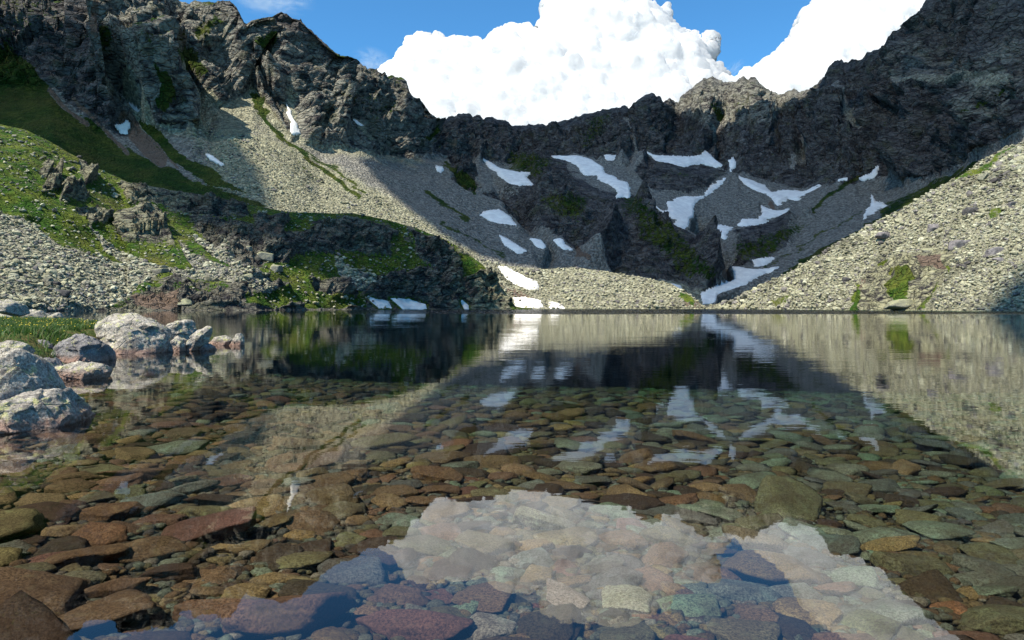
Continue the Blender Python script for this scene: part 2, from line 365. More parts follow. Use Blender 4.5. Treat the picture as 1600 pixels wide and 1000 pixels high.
SNOW = [
 ('M', "long ragged snowfield below the dark cliff, left of all the cirque snow", [(755,250),(768,256),(780,263),(800,270),(828,271),(822,278),(832,288),(812,289),(795,285),(780,275),(765,262)]),
 ('M', "long winding snow tongue running down the middle of the cirque between two rock outcrops", [(863,245),(880,244),(905,247),(925,252),(942,264),(945,272),(960,277),(965,283),(980,287),(985,300),(982,310),(975,307),(963,310),(965,300),(950,287),(933,278),(935,273),(912,270),(905,262),(885,250)]),
 ('M', "highest broad snow band under the foot of the back cliff", [(1010,238),(1020,243),(1050,245),(1080,247),(1105,239),(1118,250),(1130,258),(1120,262),(1095,255),(1070,260),(1045,253),(1025,250)]),
 ('M', "short upright sliver of snow in the gully above the grey scree cone", [(1139,251),(1147,248),(1150,262),(1141,269)]),
 ('M', "largest snowfield of the cirque, filling the hollow left of the grey scree cone", [(1132,281),(1112,288),(1100,305),(1088,307),(1068,306),(1042,318),(1048,330),(1034,330),(1021,321),(1045,340),(1058,345),(1052,352),(1065,357),(1078,353),(1078,343),(1085,336),(1083,322),(1090,312),(1105,305),(1120,293)]),
 ('M', "forked snowfield right of the top of the grey scree cone", [(1154,278),(1170,284),(1195,290),(1205,300),(1220,297),(1245,297),(1255,300),(1282,290),(1258,303),(1248,313),(1232,311),(1215,320),(1208,314),(1205,309),(1190,302),(1175,296),(1160,287)]),
 ('M', "curved snow strip at the lower right foot of the grey scree cone", [(1190,322),(1203,328),(1215,331),(1234,326),(1225,335),(1205,343),(1190,350),(1165,352),(1153,350),(1160,343),(1185,345),(1192,335)]),
 ('M', "small snow wedge at the bottom point of the grey scree cone", [(1113,349),(1130,350),(1146,353),(1137,362),(1133,371),(1122,365)]),
 ('M', "lowest branching snow gully running down to the back shore of the lake", [(1142,415),(1155,418),(1168,422),(1185,424),(1200,423),(1218,417),(1213,425),(1190,433),(1165,445),(1145,453),(1122,459),(1118,472),(1100,472),(1095,458),(1110,453),(1130,445),(1148,435)]),
 ('M', "small snow streak just above the lowest branching gully snow", [(1177,408),(1190,403),(1208,401),(1197,413),(1180,417)]),
 ('M', "hooked snow streak under the right hand cliff", [(1343,280),(1358,273),(1373,260),(1372,272),(1360,280),(1348,284)]),
 ('M', "tiny snow strip on the ledge left of the hooked snow streak", [(1307,280),(1325,275),(1323,282),(1310,283)]),
 ('M', "snow tongue pointing down beside the streaked gullies above the right scree slope", [(1363,307),(1368,317),(1378,317),(1386,323),(1370,330),(1348,346),(1355,330),(1360,320)]),
 ('M', "triangular snow patch on the grey scree left of the central rock knob", [(752,333),(765,328),(780,327),(797,337),(808,350),(790,348),(770,342)]),
 ('M', "narrow slanting snow streak on the grey scree above the sunlit moraine", [(780,369),(790,373),(805,381),(825,393),(808,393),(790,383)]),
 ('M', "left one of two small snow spots near the foot of the grey scree", [(828,374),(845,376),(854,384),(850,388),(838,384)]),
 ('M', "right one of two small snow spots near the foot of the grey scree", [(862,376),(878,375),(881,382),(894,389),(880,388)]),
 ('D', "bright sunlit snow strip slanting down the left end of the moraine", [(778,416),(790,417),(815,430),(840,442),(841,451),(825,452),(800,441),(790,433)]),
 ('D', "bright snow bank at the water where the left hill meets the moraine", [(803,466),(825,465),(845,471),(848,481),(806,482)]),
 ('D', "small bright snow remnant on the shore right of the bright snow bank", [(858,472),(870,473),(881,481),(860,482)]),
 ('C', "left one of two shaded snow banks at the foot of the dark rocky hill", [(574,464),(588,468),(605,471),(611,479),(592,480)]),
 ('C', "right, longer one of two shaded snow banks at the foot of the dark rocky hill", [(611,466),(640,469),(665,477),(666,482),(630,482)]),
 ('M', "thin slanting snow line high between the left buttresses", [(187,153),(200,162),(220,180),(218,184),(198,170)]),
 ('M', "ragged little snow patch on the brown soil of the left gully", [(180,202),(198,191),(204,196),(201,210),(190,210)]),
 ('M', "snow streak at the lower end of the shaded green slope", [(317,240),(330,242),(351,256),(346,260),(328,251)]),
 ('M', "tall narrow snow ribbon in the chimney of the sunlit left peak", [(448,163),(453,172),(456,182),(463,192),(468,209),(460,211),(454,205),(454,190),(448,178)]),
 ('M', "tiny snow sliver at the foot of the ridge between the light and the dark cliffs", [(680,261),(692,265),(690,270),(683,267)]),
 ('M', "tiny snow spot beside the top of the winding snow tongue", [(944,243),(961,243),(957,250),(948,249)]),
 ('M', "thin snow trace at the head of the scree gully behind the light cliff", [(540,187),(552,188),(568,200),(556,197)]),
 ('C', "last sliver of snow at the water below the sunlit end of the left hill", [(722,470),(731,478),(733,483),(726,482)]),
 ('M', "tiny snow fleck where the sunlit moraine meets the dark rock knob", [(1049,442),(1063,445),(1067,452),(1052,450)]),
]

SHEETS = {}

# ---- the cirque: ridge, cliffs and the great scree slopes
SKY = [(-500,-330),(-200,-160),(0,-90),(100,-30),(138,2),(176,4),(185,-12),(270,-15),(282,3),(290,4),(312,2),(345,3),(360,7),(370,18),(377,33),(384,46),(390,41),(400,37),(415,32),(425,31),(439,22),(450,27),(455,33),(470,35),(475,44),(487,54),(500,67),(512,78),(524,88),(530,94),(542,93),(560,99),(575,108),(585,109),(595,116),(607,117),(625,122),(635,128),(641,150),(646,157),(655,157),(662,167),(670,179),(682,189),(700,186),(715,179),(732,176),(739,184),(749,180),(754,186),(767,183),(777,185),(790,186),(800,195),(815,197),(840,193),(855,194),(867,189),(882,189),(900,181),(917,177),(937,172),(960,170),(975,164),(980,164),(982,168),(997,155),(1012,147),(1022,146),(1031,150),(1036,160),(1046,153),(1055,160),(1060,159),(1065,149),(1085,134),(1095,127),(1110,120),(1122,122),(1135,127),(1150,127),(1160,122),(1175,120),(1182,125),(1190,132),(1200,140),(1215,145),(1227,146),(1240,140),(1252,142),(1265,137),(1275,131),(1285,122),(1291,119),(1294,107),(1304,94),(1315,93),(1322,96),(1340,93),(1347,92),(1355,81),(1375,74),(1384,70),(1395,50),(1405,45),(1420,30),(1437,17),(1447,0),(1600,-95),(2100,-300)]
SKYD = [(-500,700),(-200,800),(140,900),(280,945),(345,965),(440,1020),(530,1080),(640,1190),(690,1270),(800,1450),(1035,1500),(1055,1620),(1110,1780),(1200,1720),(1290,1400),(1450,1150),(1600,980),(2100,700)]
FOOT = [(-500,-60),(-200,60),(0,150),(80,150),(150,200),(230,215),(300,216),(318,204),(345,168),(395,152),(425,182),(455,215),(500,240),(560,240),(640,250),(690,250),(750,255),(870,243),(950,243),(1050,250),(1150,268),(1250,292),(1300,285),(1380,300),(1450,285),(1600,205),(2100,0)]
FOOTD = [(-500,580),(-200,640),(0,680),(150,690),(300,715),(318,735),(345,800),(395,850),(425,825),(455,800),(560,870),(640,970),(690,1050),(800,1150),(950,1200),(1110,1210),(1200,1160),(1300,1040),(1450,860),(1600,620),(2100,460)]
def build_mountains():
    px = np.arange(-330, 1931, 1.25)
    Y0 = lerp_line(px, [(-500,330),(0,400),(320,430),(560,470),(700,490),(800,530),(950,570),(1110,620),(1200,620),(1300,570),(1450,480),(1600,430),(2100,360)])
    jag = 3.2 * vnoise(np.stack([px / 9, px * 0, px * 0], -1), 3) + 2.0 * vnoise(np.stack([px / 3.5, px * 0, px * 0], -1), 4)
    Yc, zc = at_px(px, SKY, SKYD); zc = zc + jag * Yc / F * np.where(px < 690, .9, .8)
    Yf, zf = at_px(px, FOOT, FOOTD)
    Ym = Yf * .45 + Yc * .55; zm = zf * .42 + zc * .58
    lines = [(Y0, Y0 * 0 - 14), (Yf, zf), (Ym, zm), (Yc, zc), (Yc + 60, zc - 60), (Yc + 500, zc - 450)]
    rows = [240, 90, 130, 10, 8]
    Y, Z = sheet(px, lines, rows)
    nfront = sum(rows[:3]) + 1
    Y = np.concatenate([blur_rows(Y[:, :nfront], 10), Y[:, nfront:]], 1)
    base = np.stack([(px[:, None] - 800) / F * Y, Y, Z], -1)
    x = (800 + base[..., 0] / base[..., 1] * F); y = HZ - (base[..., 2] - HC) / base[..., 1] * F
    n = normals(np.stack([blur_cols(base[..., i], 12) for i in range(3)], -1))
    n *= np.sign(n[..., 2:3] + 1e-9)
    # big relief: ribs stand towards the viewer, gullies run back
    rel = np.zeros(x.shape)
    wx = x + 8 * vnoise(base / 40, 21) + 4 * vnoise(base / 14, 23); wy = y + 8 * vnoise(base / 40, 22)
    for line, wd, am in RIBS:
        P = np.array(line, float); sel = (x > P[:, 0].min() - wd * 1.5) & (x < P[:, 0].max() + wd * 2.2) & (y > P[:, 1].min() - wd * 2) & (y < P[:, 1].max() + wd * 2)
        d = -pdist(wx[sel], wy[sel], line, False) / wd
        rel[sel] += am * np.clip(1 - np.abs(d), 0, 1) ** 1.15
    crest = sstep(0, 26, y - lerp_line(px, SKY)[:, None])
    cliff = sstep(-10, 12, lerp_line(px, FOOT)[:, None] + 10 * vnoise(base / 60, 8) - y)
    for poly, so in ROCKY: cliff = np.maximum(cliff, mask(wx, wy, poly, so))
    for poly, so in LOOSE: cliff = cliff * (1 - mask(wx, wy, poly, so))
    for line, wd in LOOSE_ST: cliff = cliff * (1 - mask(wx, wy, line, 5, wd))
    kd = base[..., 1] / 1000
    big = rocky(base, (150, 70), (20, 13), 1, (1, 1, .55)) * (.2 + .8 * sstep(0, 60, y - lerp_line(px, SKY)[:, None]))
    snowy = np.zeros(x.shape); infront = np.zeros(x.shape)
    for key, _, poly in SNOW:
        if key == 'M':
            snowy = np.maximum(snowy, mask(x, y, poly, 5, None, 6))
            for dn, q in ((8, .95), (16, .9), (26, .85), (38, .7), (52, .6), (68, .4)): infront = np.maximum(infront, q * mask(x, y - dn, poly, 6, None, 4))
    small = rocky(base, (34, 15, 7, 3.5), (6.0, 3.6, 2.0, 1.2), 5, (1, 1, .8)) + block_relief(base, cliff, (48, 22, 10), (14, 11, 6.5), 900)
    relf = sstep(0, 85, y - lerp_line(px, SKY)[:, None])
    rel = rel * (1 - .9 * sstep(-38, 0, y - lerp_line(px, FOOT)[:, None]) * ((x < 720) * 1.0)); calm = 1 - .42 * sstep(735, 790, x) * (1 - sstep(1280, 1340, x)) * sstep(235, 262, y)
    d = .85 * rel * relf * (1 - snowy) + calm * cliff * (1 - .97 * snowy) * (big + small) + (1 - cliff) * (rocky(base, (90, 30), (3, 1.2), 12) + .7 * fbm(base / 5, 3, 31))
    back = np.zeros(x.shape); back[:, nfront:] = 1
    d = d * (1 - back); d = np.where(d > 0, d * (1 - infront * (1 - snowy)), d)
    # keep the skyline where it is: the crest only moves a little
    lim = np.where(crest < .999, .18 + .82 * crest, 1)
    dv = n * (d * lim)[..., None]
    dv[..., 2] *= (.35 + .65 * crest)
    P = base + dv
    # nothing stands above the traced skyline, save small teeth
    fx, fy = project(P); lim_y = np.interp(fx, [q[0] for q in SKY], [q[1] for q in SKY]) - 1.5 + 3.5 * vnoise(P / 9, 61) + 2.0 * vnoise(P / 3.5, 62)
    ex = np.where(back > 0, 0, np.maximum(lim_y - fy, 0)); P[..., 2] -= ex * .94 * P[..., 1] / F
    ledge = normals(blur_cols(blur_rows(P.reshape(P.shape[0], P.shape[1], 3), 2), 2)); ledge = np.abs(ledge[..., 2])
    # land cover
    X_, Y_ = project(P); wn = fbm(P / 22, 4, 41) * 14; wn2 = fbm(P / 22 + 7, 4, 42) * 9
    qx, qy = X_ + wn, Y_ + wn2
    C = cover(x.shape)
    C[..., 1] = 1 - cliff
    C[..., 0] = cliff * sstep(.38, .75, ledge) * np.clip(.38 + .55 * fbm(P / 70, 3, 45), 0, .75) * np.where(X_ < 700, 1, .62)
    for line, wd, st in GRASS_ST: C[..., 0] = np.maximum(C[..., 0], st * mask(X_ + wn * .5, Y_ + wn2 * .9, line, 4.5, wd))
    for poly, so, st in GRASS_M: C[..., 0] = np.maximum(C[..., 0], st * mask(qx, qy, poly, so))
    for line, wd in SOIL_ST: C[..., 2] = np.maximum(C[..., 2], .9 * mask(X_ + wn * .4, Y_ + wn2 * .4, line, 4, wd))
    for poly, so, st in PALE_M: C[..., 3] = np.maximum(C[..., 3], st * mask(qx, qy, poly, so))
    C[..., 3] = np.maximum(C[..., 3], .12)
    C[..., 0] *= 1 - C[..., 2]
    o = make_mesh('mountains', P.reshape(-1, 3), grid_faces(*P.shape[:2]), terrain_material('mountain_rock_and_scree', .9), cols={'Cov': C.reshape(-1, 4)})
    tag(o, kind='structure')
    SHEETS['M'] = dict(bx=x, by=y, P=P, x=X_, y=Y_, C=C, nf=nfront, n=n)
RIBS = [  # line, half width px, metres towards the viewer
    ([(60,-80),(110,20),(160,120),(232,200)], 55, 80), ([(141,-10),(147,70),(175,130),(196,165)], 13, -55),
    ([(225,-30),(205,50),(250,130),(318,240)], 46, 75), ([(281,10),(266,80),(300,135),(332,215)], 15, -60),
    ([(345,0),(368,80),(398,150)], 40, 70), ([(387,42),(394,100),(428,160),(458,215)], 13, -58),
    ([(440,20),(478,110),(528,185),(556,240)], 48, 85), ([(525,92),(528,140),(558,190),(622,245)], 14, -58),
    ([(470,60),(440,120),(430,170)], 16, 26), ([(585,112),(575,160),(600,215)], 18, 26),
    ([(632,124),(645,175),(692,235)], 40, 50), ([(690,190),(690,230),(760,240)], 12, -30),
    ([(735,178),(740,215),(750,245)], 20, 35), ([(800,195),(810,240)], 9, -22), ([(870,190),(850,240)], 24, 30),
    ([(940,172),(925,230)], 10, -26), ([(1000,152),(985,200),(960,240)], 24, 45), ([(1055,160),(1060,200),(1040,240)], 10, -40),
    ([(1110,120),(1090,190),(1100,240)], 26, 45), ([(1125,180),(1120,240),(1145,265)], 10, -44), ([(1180,122),(1190,180),(1200,240)], 24, 40),
    ([(1225,146),(1240,200),(1260,260)], 12, -26), ([(1304,95),(1310,170),(1330,250)], 32, 46), ([(1352,110),(1390,170),(1340,260)], 10, -38),
    ([(1420,30),(1440,120),(1450,190),(1420,260)], 34, 60), ([(1580,-20),(1540,90),(1470,150),(1440,240)], 12, -46), ([(1600,30),(1570,120),(1540,180)], 24, 42),
    # the rocky knob in the middle of the cirque and the hollows beside it
    ([(975,345),(950,370),(930,400)], 36, 50), ([(1000,350),(1050,380),(1100,415),(1115,440)], 30, 50), ([(880,300),(850,310)], 30, 34),
    ([(1060,335),(1110,360),(1150,430),(1130,465)], 22, -42), ([(780,270),(830,340),(860,400)], 26, -22), ([(1000,255),(1060,285),(1110,275)], 20, 34),
    ([(1148,275),(1190,330),(1230,345)], 24, 20), ([(1130,380),(1200,380),(1260,340)], 20, 30),
]
ROCKY = [([(1000,248),(1060,255),(1140,268),(1110,290),(1060,305),(1020,300),(1000,275)],6), ([(800,232),(900,238),(890,262),(940,300),(985,305),(1040,345),(1100,390),(1130,440),(1110,455),(1050,440),(950,420),(880,380),(850,345),(805,330),(760,300),(790,285),(830,290),(810,262),(770,250)],8),
         ([(1150,365),(1220,345),(1290,330),(1270,370),(1200,400),(1150,415)],7), ([(585,200),(605,205),(615,240),(600,240)],4), ([(690,245),(740,262),(750,300),(720,290)],5)]
LOOSE = [([(276,100),(300,118),(330,160),(365,190),(360,230),(318,225),(302,165)],3), ([(1148,272),(1200,300),(1240,345),(1150,350),(1085,345),(1090,315)],4), ([(895,245),(1000,252),(1000,290),(960,280)],5), ([(1250,300),(1400,270),(1420,300),(1290,380),(1220,420),(1240,340)],8)]
LOOSE_ST = [([(1440,140),(1500,110),(1580,50)],5), ([(1500,178),(1560,140),(1610,110)],6), ([(1300,145),(1325,165),(1345,200)],5), ([(1235,262),(1260,230),(1270,190)],4), ([(1000,235),(985,215),(975,190)],3), ([(282,108),(292,150),(318,205),(345,240)],11), ([(556,190),(590,225),(660,270)],10), ([(452,160),(462,210)],4), ([(195,160),(240,225)],10), ([(1110,190),(1122,225)],5)]
GRASS_ST = [([(402,165),(430,205),(470,240),(560,305)],3.5,1), ([(470,235),(520,262),(570,300)],2.5,.8), ([(455,240),(500,285)],1.6,.7), ([(600,262),(650,300)],2,.55), ([(665,300),(730,345)],4,.75),
            ([(580,275),(610,300)],2,.5), ([(690,350),(790,400)],4,.6), ([(1530,255),(1450,300),(1330,370),(1230,425)],6,.85), ([(1480,280),(1380,330)],9,.6), ([(1340,275),(1290,310),(1270,330)],4,.8), ([(1570,140),(1530,165),(1500,175)],4,.7),
            ([(1345,330),(1260,380),(1180,430)],3,.6), ([(1110,165),(1125,185)],4,.9), ([(690,170),(680,205),(670,215)],5,.7)]
GRASS_M = [([(-200,-60),(60,-20),(120,30),(110,60),(60,50),(0,70),(-200,60)],14,.42), ([(-200,0),(0,65),(60,110),(90,150),(190,225),(300,280),(420,320),(380,345),(150,290),(-200,220)],6,.95),
           ([(205,180),(230,190),(300,250),(390,300),(330,290),(250,245)],4,.95), ([(235,95),(262,110),(275,150),(262,175),(245,165),(250,130)],5,.85), ([(268,80),(300,70),(325,110),(305,125),(285,100)],6,.7),
           ([(150,40),(185,35),(180,80),(150,85)],6,.6), ([(395,60),(430,45),(440,65),(410,80)],5,.7), ([(300,45),(345,20),(350,40),(310,60)],5,.6), ([(395,140),(415,150),(425,185),(400,175)],5,.8), ([(215,0),(250,60),(240,110),(220,60)],8,.45),
           ([(520,140),(600,140),(640,170),(590,200),(550,170)],10,.42), ([(690,250),(735,272),(750,305),(720,292)],4,.9), ([(835,300),(890,290),(935,310),(900,350),(870,345)],14,.55), ([(790,230),(870,245),(850,285),(790,270)],10,.55),
           ([(950,290),(1000,300),(1060,350),(1120,420),(1080,440),(1000,380)],14,.55), ([(1080,400),(1130,420),(1110,450),(1080,430)],12,.6), ([(1140,380),(1220,350),(1280,345),(1200,410),(1150,410)],14,.55), ([(920,180),(960,170),(930,230),(905,240)],8,.5),
           ([(1060,150),(1100,165),(1130,190),(1180,165),(1190,140),(1150,150)],9,.4)]
SOIL_ST = [([(78,140),(100,165),(135,195)],4), ([(112,150),(150,190),(200,240)],3), ([(195,185),(215,215),(250,250)],12), ([(210,195),(250,230),(275,262)],2), ([(1134,425),(1142,440)],6), ([(900,390),(918,402)],5), ([(1210,330),(1205,318)],4), ([(150,5),(146,60)],6)]
PALE_M = [([(1375,75),(1440,60),(1510,95),(1600,40),(1600,90),(1520,130),(1450,135),(1400,110)],10,.6), ([(1290,140),(1320,150),(1345,200),(1320,190)],6,.5), ([(1480,160),(1560,110),(1620,130),(1560,190),(1500,200)],10,.7), ([(700,195),(760,215),(740,245),(700,235)],8,.35), ([(1130,165),(1150,200),(1160,250),(1135,240)],6,.45), ([(130,-20),(280,-20),(420,30),(520,90),(640,130),(690,200),(650,260),(520,240),(420,220),(330,230),(200,200),(150,110)],12,.85), ([(285,105),(300,120),(340,200),(400,200),(520,260),(600,300),(700,370),(800,430),(860,480),(250,480),(250,330),(330,300),(320,220)],8,1.0), ([(520,95),(640,130),(650,160),(690,210),(650,245),(560,185)],8,.75), ([(1040,165),(1110,120),(1190,125),(1280,135),(1200,190),(1110,200)],8,.9),
          ([(290,60),(400,150),(410,200),(330,195),(290,120)],10,.7), ([(400,40),(500,80),(450,130),(400,100)],10,.5), ([(1360,100),(1430,60),(1500,130),(1400,130)],10,.5), ([(1600,110),(1500,175),(1540,185),(1620,150)],8,.8), ([(140,0),(180,0),(180,90),(145,80)],8,.6), ([(850,420),(1100,440),(1130,490),(800,490)],8,.8)]
build_mountains()

# ---- the near hill on the left shore
def build_hill():
    px = np.arange(-330, 830, 1.0)
    cy = [(-500,60),(-300,110),(0,195),(40,203),(75,220),(110,240),(150,262),(200,285),(250,296),(300,303),(350,311),(400,322),(450,332),(500,333),(550,333),(600,343),(650,356),(700,376),(730,395),(760,420),(785,450),(805,478),(830,484)]
    Yc, zc = at_px(px, cy, [(-500,340),(0,415),(200,430),(400,450),(600,480),(700,494),(800,494),(830,492)])
    Y0 = lerp_line(px, [(-500,130),(0,225),(100,250),(200,290),(300,305),(400,325),(570,410),(640,440),(700,452),(800,466),(830,470)])
    zc = np.maximum(zc, .5)
    Ya = Y0 + 5; za = Y0 * 0 + 1.2
    Yb = Y0 * .55 + Yc * .45; zb = zc * np.where(px < 200, .34, .40)
    lines = [(Y0 - 14, Y0 * 0 - 9), (Ya, za), (Yb, zb), (Yc, zc), (Yc + 25, zc - 14), (Yc + 80, zc * .2 - 14)]
    rows = [10, 110, 150, 6, 5]; nf = sum(rows[:3]) + 1
    Y, Z = sheet(px, lines, rows)
    Z[:, 8:nf] = blur_rows(Z[:, 8:nf], 8)
    base = np.stack([(px[:, None] - 800) / F * Y, Y, Z], -1)
    n = normals(np.stack([blur_cols(base[..., i], 8) for i in range(3)], -1)); n *= np.sign(n[..., 2:3] + 1e-6)
    x, y = project(base)
    wn = fbm(base / 12, 4, 61); wn2 = fbm(base / 12 + 9, 4, 62)
    qx, qy = x + wn * 13, y + wn2 * 8
    C = cover(x.shape); C[..., 0] = .62; C[..., 3] = np.where(x > 700, .95, .68) - .38 * sstep(230, 300, x + (y - 400) * .4) * (1 - sstep(700, 730, x))
    scree = 0
    for poly, so in HILL_SCREE: scree = np.maximum(scree, mask(x + wn * 6, y + wn2 * 4, poly, so))
    outc = 0
    for poly, so in HILL_ROCK: outc = np.maximum(outc, mask(qx, qy, poly, so))
    outc = np.maximum(outc, sstep(.12, .4, fbm(base / 26, 3, 66)) * .8 * sstep(300, 380, x + y * .3))
    snc = np.zeros(x.shape)
    for key, _, poly in SNOW:
        if key == 'C': snc = np.maximum(snc, mask(x, y, poly, 4, None, 6))
    outc = outc * (1 - snc)
    for poly, so, st in HILL_GRASS: C[..., 0] = np.maximum(C[..., 0], st * mask(x + wn * 7, y + wn2 * 5, poly, so))
    C[..., 1] = scree; C[..., 0] *= (1 - scree) * (1 - outc * .85)
    for poly, so in HILL_SOIL: C[..., 2] = np.maximum(C[..., 2], .8 * mask(qx, qy, poly, so))
    C[..., 0] = np.clip(C[..., 0] * (1 - C[..., 2]), 0, 1)
    crest = sstep(0, 14, y - lerp_line(px, cy)[:, None])
    edge = sstep(-2, 6, base[..., 2])
    rock = rocky(base, (26, 12, 6, 3), (3.6, 2.0, 1.1, .6), 71, (1, 1, .8)) + block_relief(base, outc, (17, 8, 3.8), (7.5, 4.2, 2.1), 950)
    d = (outc * (rock + 2.6) + (1 - outc) * ((1 - scree) * rocky(base, (40, 16, 6), (2.6, 1.1, .5), 75) + scree * fbm(base / 6, 3, 77) * .9)) * (.2 + .8 * crest) * edge
    d[:, nf:] = 0
    P = base + n * d[..., None]
    X_, Y_ = project(P)
    o = make_mesh('hills', P.reshape(-1, 3), grid_faces(*P.shape[:2]), terrain_material('hill_rock_and_grass', .38), cols={'Cov': C.reshape(-1, 4)})
    tag(o, kind='structure')
    SHEETS['C'] = dict(P=P, x=X_, y=Y_, C=C, nf=nf, n=n, scree=scree)
HILL_SCREE = [([(-300,280),(0,330),(50,350),(95,385),(150,402),(200,415),(250,432),(215,450),(195,470),(120,490),(-300,520)],3), ([(135,355),(165,375),(200,398),(260,418),(300,432),(290,440),(210,420),(170,395)],2), ([(280,380),(300,400),(330,412),(390,430),(430,455),(400,462),(350,445),(300,440),(270,430),(250,425),(300,425)],3),
              ([(300,370),(330,380),(395,425),(380,428),(320,395)],2), ([(520,400),(545,420),(590,440),(605,435),(570,450),(560,452),(530,425)],3)]
HILL_ROCK = [([(60,262),(88,270),(90,300),(62,305),(70,285)],3), ([(120,250),(150,255),(152,280),(128,292)],3), ([(92,295),(132,300),(130,316),(95,315)],3), ([(118,325),(172,335),(170,352),(140,357)],4), ([(196,340),(262,350),(268,385),(205,375)],5), ([(190,285),(215,290),(265,300),(250,318),(200,312)],4), ([(240,290),(330,305),(380,318),(390,340),(330,335),(260,325)],6),
             ([(300,335),(370,350),(410,375),(480,360),(540,340),(620,360),(600,400),(520,390),(470,400),(400,420),(330,390)],8), ([(400,340),(440,350),(430,400),(400,405)],5), ([(290,455),(385,458),(385,490),(270,490),(280,470)],4), ([(0,478),(580,481),(580,492),(0,492)],2),
             ([(570,435),(660,420),(720,440),(725,490),(575,490)],6), ([(640,355),(700,385),(720,430),(700,440),(650,400)],6), ([(720,440),(760,430),(800,470),(800,490),(720,490)],5), ([(695,400),(715,400),(722,440),(712,445)],3), ([(480,440),(540,450),(560,475),(500,460)],5)]
HILL_GRASS = [([(705,400),(740,405),(775,440),(790,470),(760,460),(725,430)],6,.72), ([(560,345),(640,350),(690,385),(640,380),(580,365)],6,.6), ([(560,400),(640,410),(660,440),(600,430)],8,.6), ([(-300,200),(0,270),(60,300),(130,350),(190,400),(180,410),(120,385),(50,345),(-300,280)],3,.95), ([(60,310),(150,350),(230,395),(300,410),(300,430),(220,415),(150,375)],4,.95), ([(200,445),(260,440),(380,450),(385,462),(300,458),(200,472)],4,.8), ([(380,455),(560,455),(575,482),(380,484)],5,1), ([(440,400),(500,430),(560,475),(540,480),(460,440)],4,.9), ([(370,380),(420,400),(480,440),(440,440),(390,410)],5,.8), ([(530,322),(600,330),(640,350),(590,345),(540,338)],3,.8), ([(705,395),(735,400),(760,440),(735,430)],4,1)]
HILL_SOIL = [([(200,462),(280,462),(270,482),(210,480)],4), ([(390,365),(430,372),(435,380),(395,378)],2), ([(715,430),(730,450),(760,460),(740,470),(715,450)],3)]
build_hill()

# ---- sunlit moraine in the middle and the big scree slope on the right
def build_slope(name, px, cy, Yc_pts, Y0_pts, rows, pxm, key, seed, extra=None, backdrop=.5):
    Yc, zc = at_px(px, cy, Yc_pts); Y0 = lerp_line(px, Y0_pts); zc = np.maximum(zc, .2)
    Yb = Y0 * .5 + Yc * .5; zb = zc * .46
    lines = [(Y0 - 14, Y0 * 0 - 9), (Y0 + 2, Y0 * 0 + .8), (Yb, zb), (Yc, zc), (Yc + 20, zc - 6), (Yc + 90, zc * backdrop - 12)]
    nf = sum(rows[:3]) + 1
    Y, Z = sheet(px, lines, rows)
    Z[:, 8:nf] = blur_rows(Z[:, 8:nf], 8)
    base = np.stack([(px[:, None] - 800) / F * Y, Y, Z], -1)
    n = normals(np.stack([blur_cols(base[..., i], 8) for i in range(3)], -1)); n *= np.sign(n[..., 2:3] + 1e-6)
    x, y = project(base); wn = fbm(base / 12, 4, seed); wn2 = fbm(base / 12 + 9, 4, seed + 1)
    C = cover(x.shape); C[..., 1] = 1; C[..., 3] = .92
    outc = np.zeros(x.shape)
    for poly, so in (extra or {}).get('rock', []): outc = np.maximum(outc, mask(x + wn * 8, y + wn2 * 5, poly, so))
    for poly, so, st in (extra or {}).get('grass', []): C[..., 0] = np.maximum(C[..., 0], st * mask(x + wn * 10, y + wn2 * 7, poly, so))
    for poly, so in (extra or {}).get('soil', []): C[..., 2] = np.maximum(C[..., 2], .7 * mask(x + wn * 6, y + wn2 * 4, poly, so))
    C[..., 1] *= 1 - outc; C[..., 3] = np.where(outc > .3, 1.0, C[..., 3])
    crest = sstep(0, 14, y - lerp_line(px, cy)[:, None]); edge = sstep(-2, 4, base[..., 2])
    d = ((1 - outc) * (rocky(base, (60, 25, 9), (3.0, 1.6, .8), seed + 3) + .8 * fbm(base / 3.5, 3, seed + 5)) + outc * (2.5 + rocky(base, (22, 9, 4), (3, 1.5, .8), seed + 7, (1, 1, .6)))) * (.25 + .75 * crest) * edge
    d[:, nf:] = 0
    P = base + n * d[..., None]; X_, Y_ = project(P)
    o = make_mesh(name, P.reshape(-1, 3), grid_faces(*P.shape[:2]), terrain_material(name + '_stones', pxm), cols={'Cov': C.reshape(-1, 4)})
    tag(o, kind='structure'); SHEETS[key] = dict(P=P, x=X_, y=Y_, C=C, nf=nf, n=n, scree=C[..., 1] * (1 - C[..., 0]))
build_slope('moraine', np.arange(690, 1112, 1.0), [(690,430),(740,405),(770,410),(800,417),(850,421),(900,417),(930,422),(950,425),(1000,432),(1050,445),(1080,462),(1097,478),(1115,486)],
            [(690,600),(800,640),(900,650),(1050,620),(1100,590)], [(690,500),(800,530),(1000,560),(1100,575)], [6, 40, 60, 5, 5], .55, 'D', 200,
            dict(grass=[([(1050,455),(1075,462),(1090,480),(1075,478)],3,.7), ([(740,430),(790,450),(830,480),(760,480)],8,.45), ([(930,468),(1020,470),(1000,481),(940,481)],5,.35)], soil=[([(770,440),(830,455),(840,470),(800,460)],4), ([(1060,470),(1090,472),(1095,482),(1070,480)],2)]))
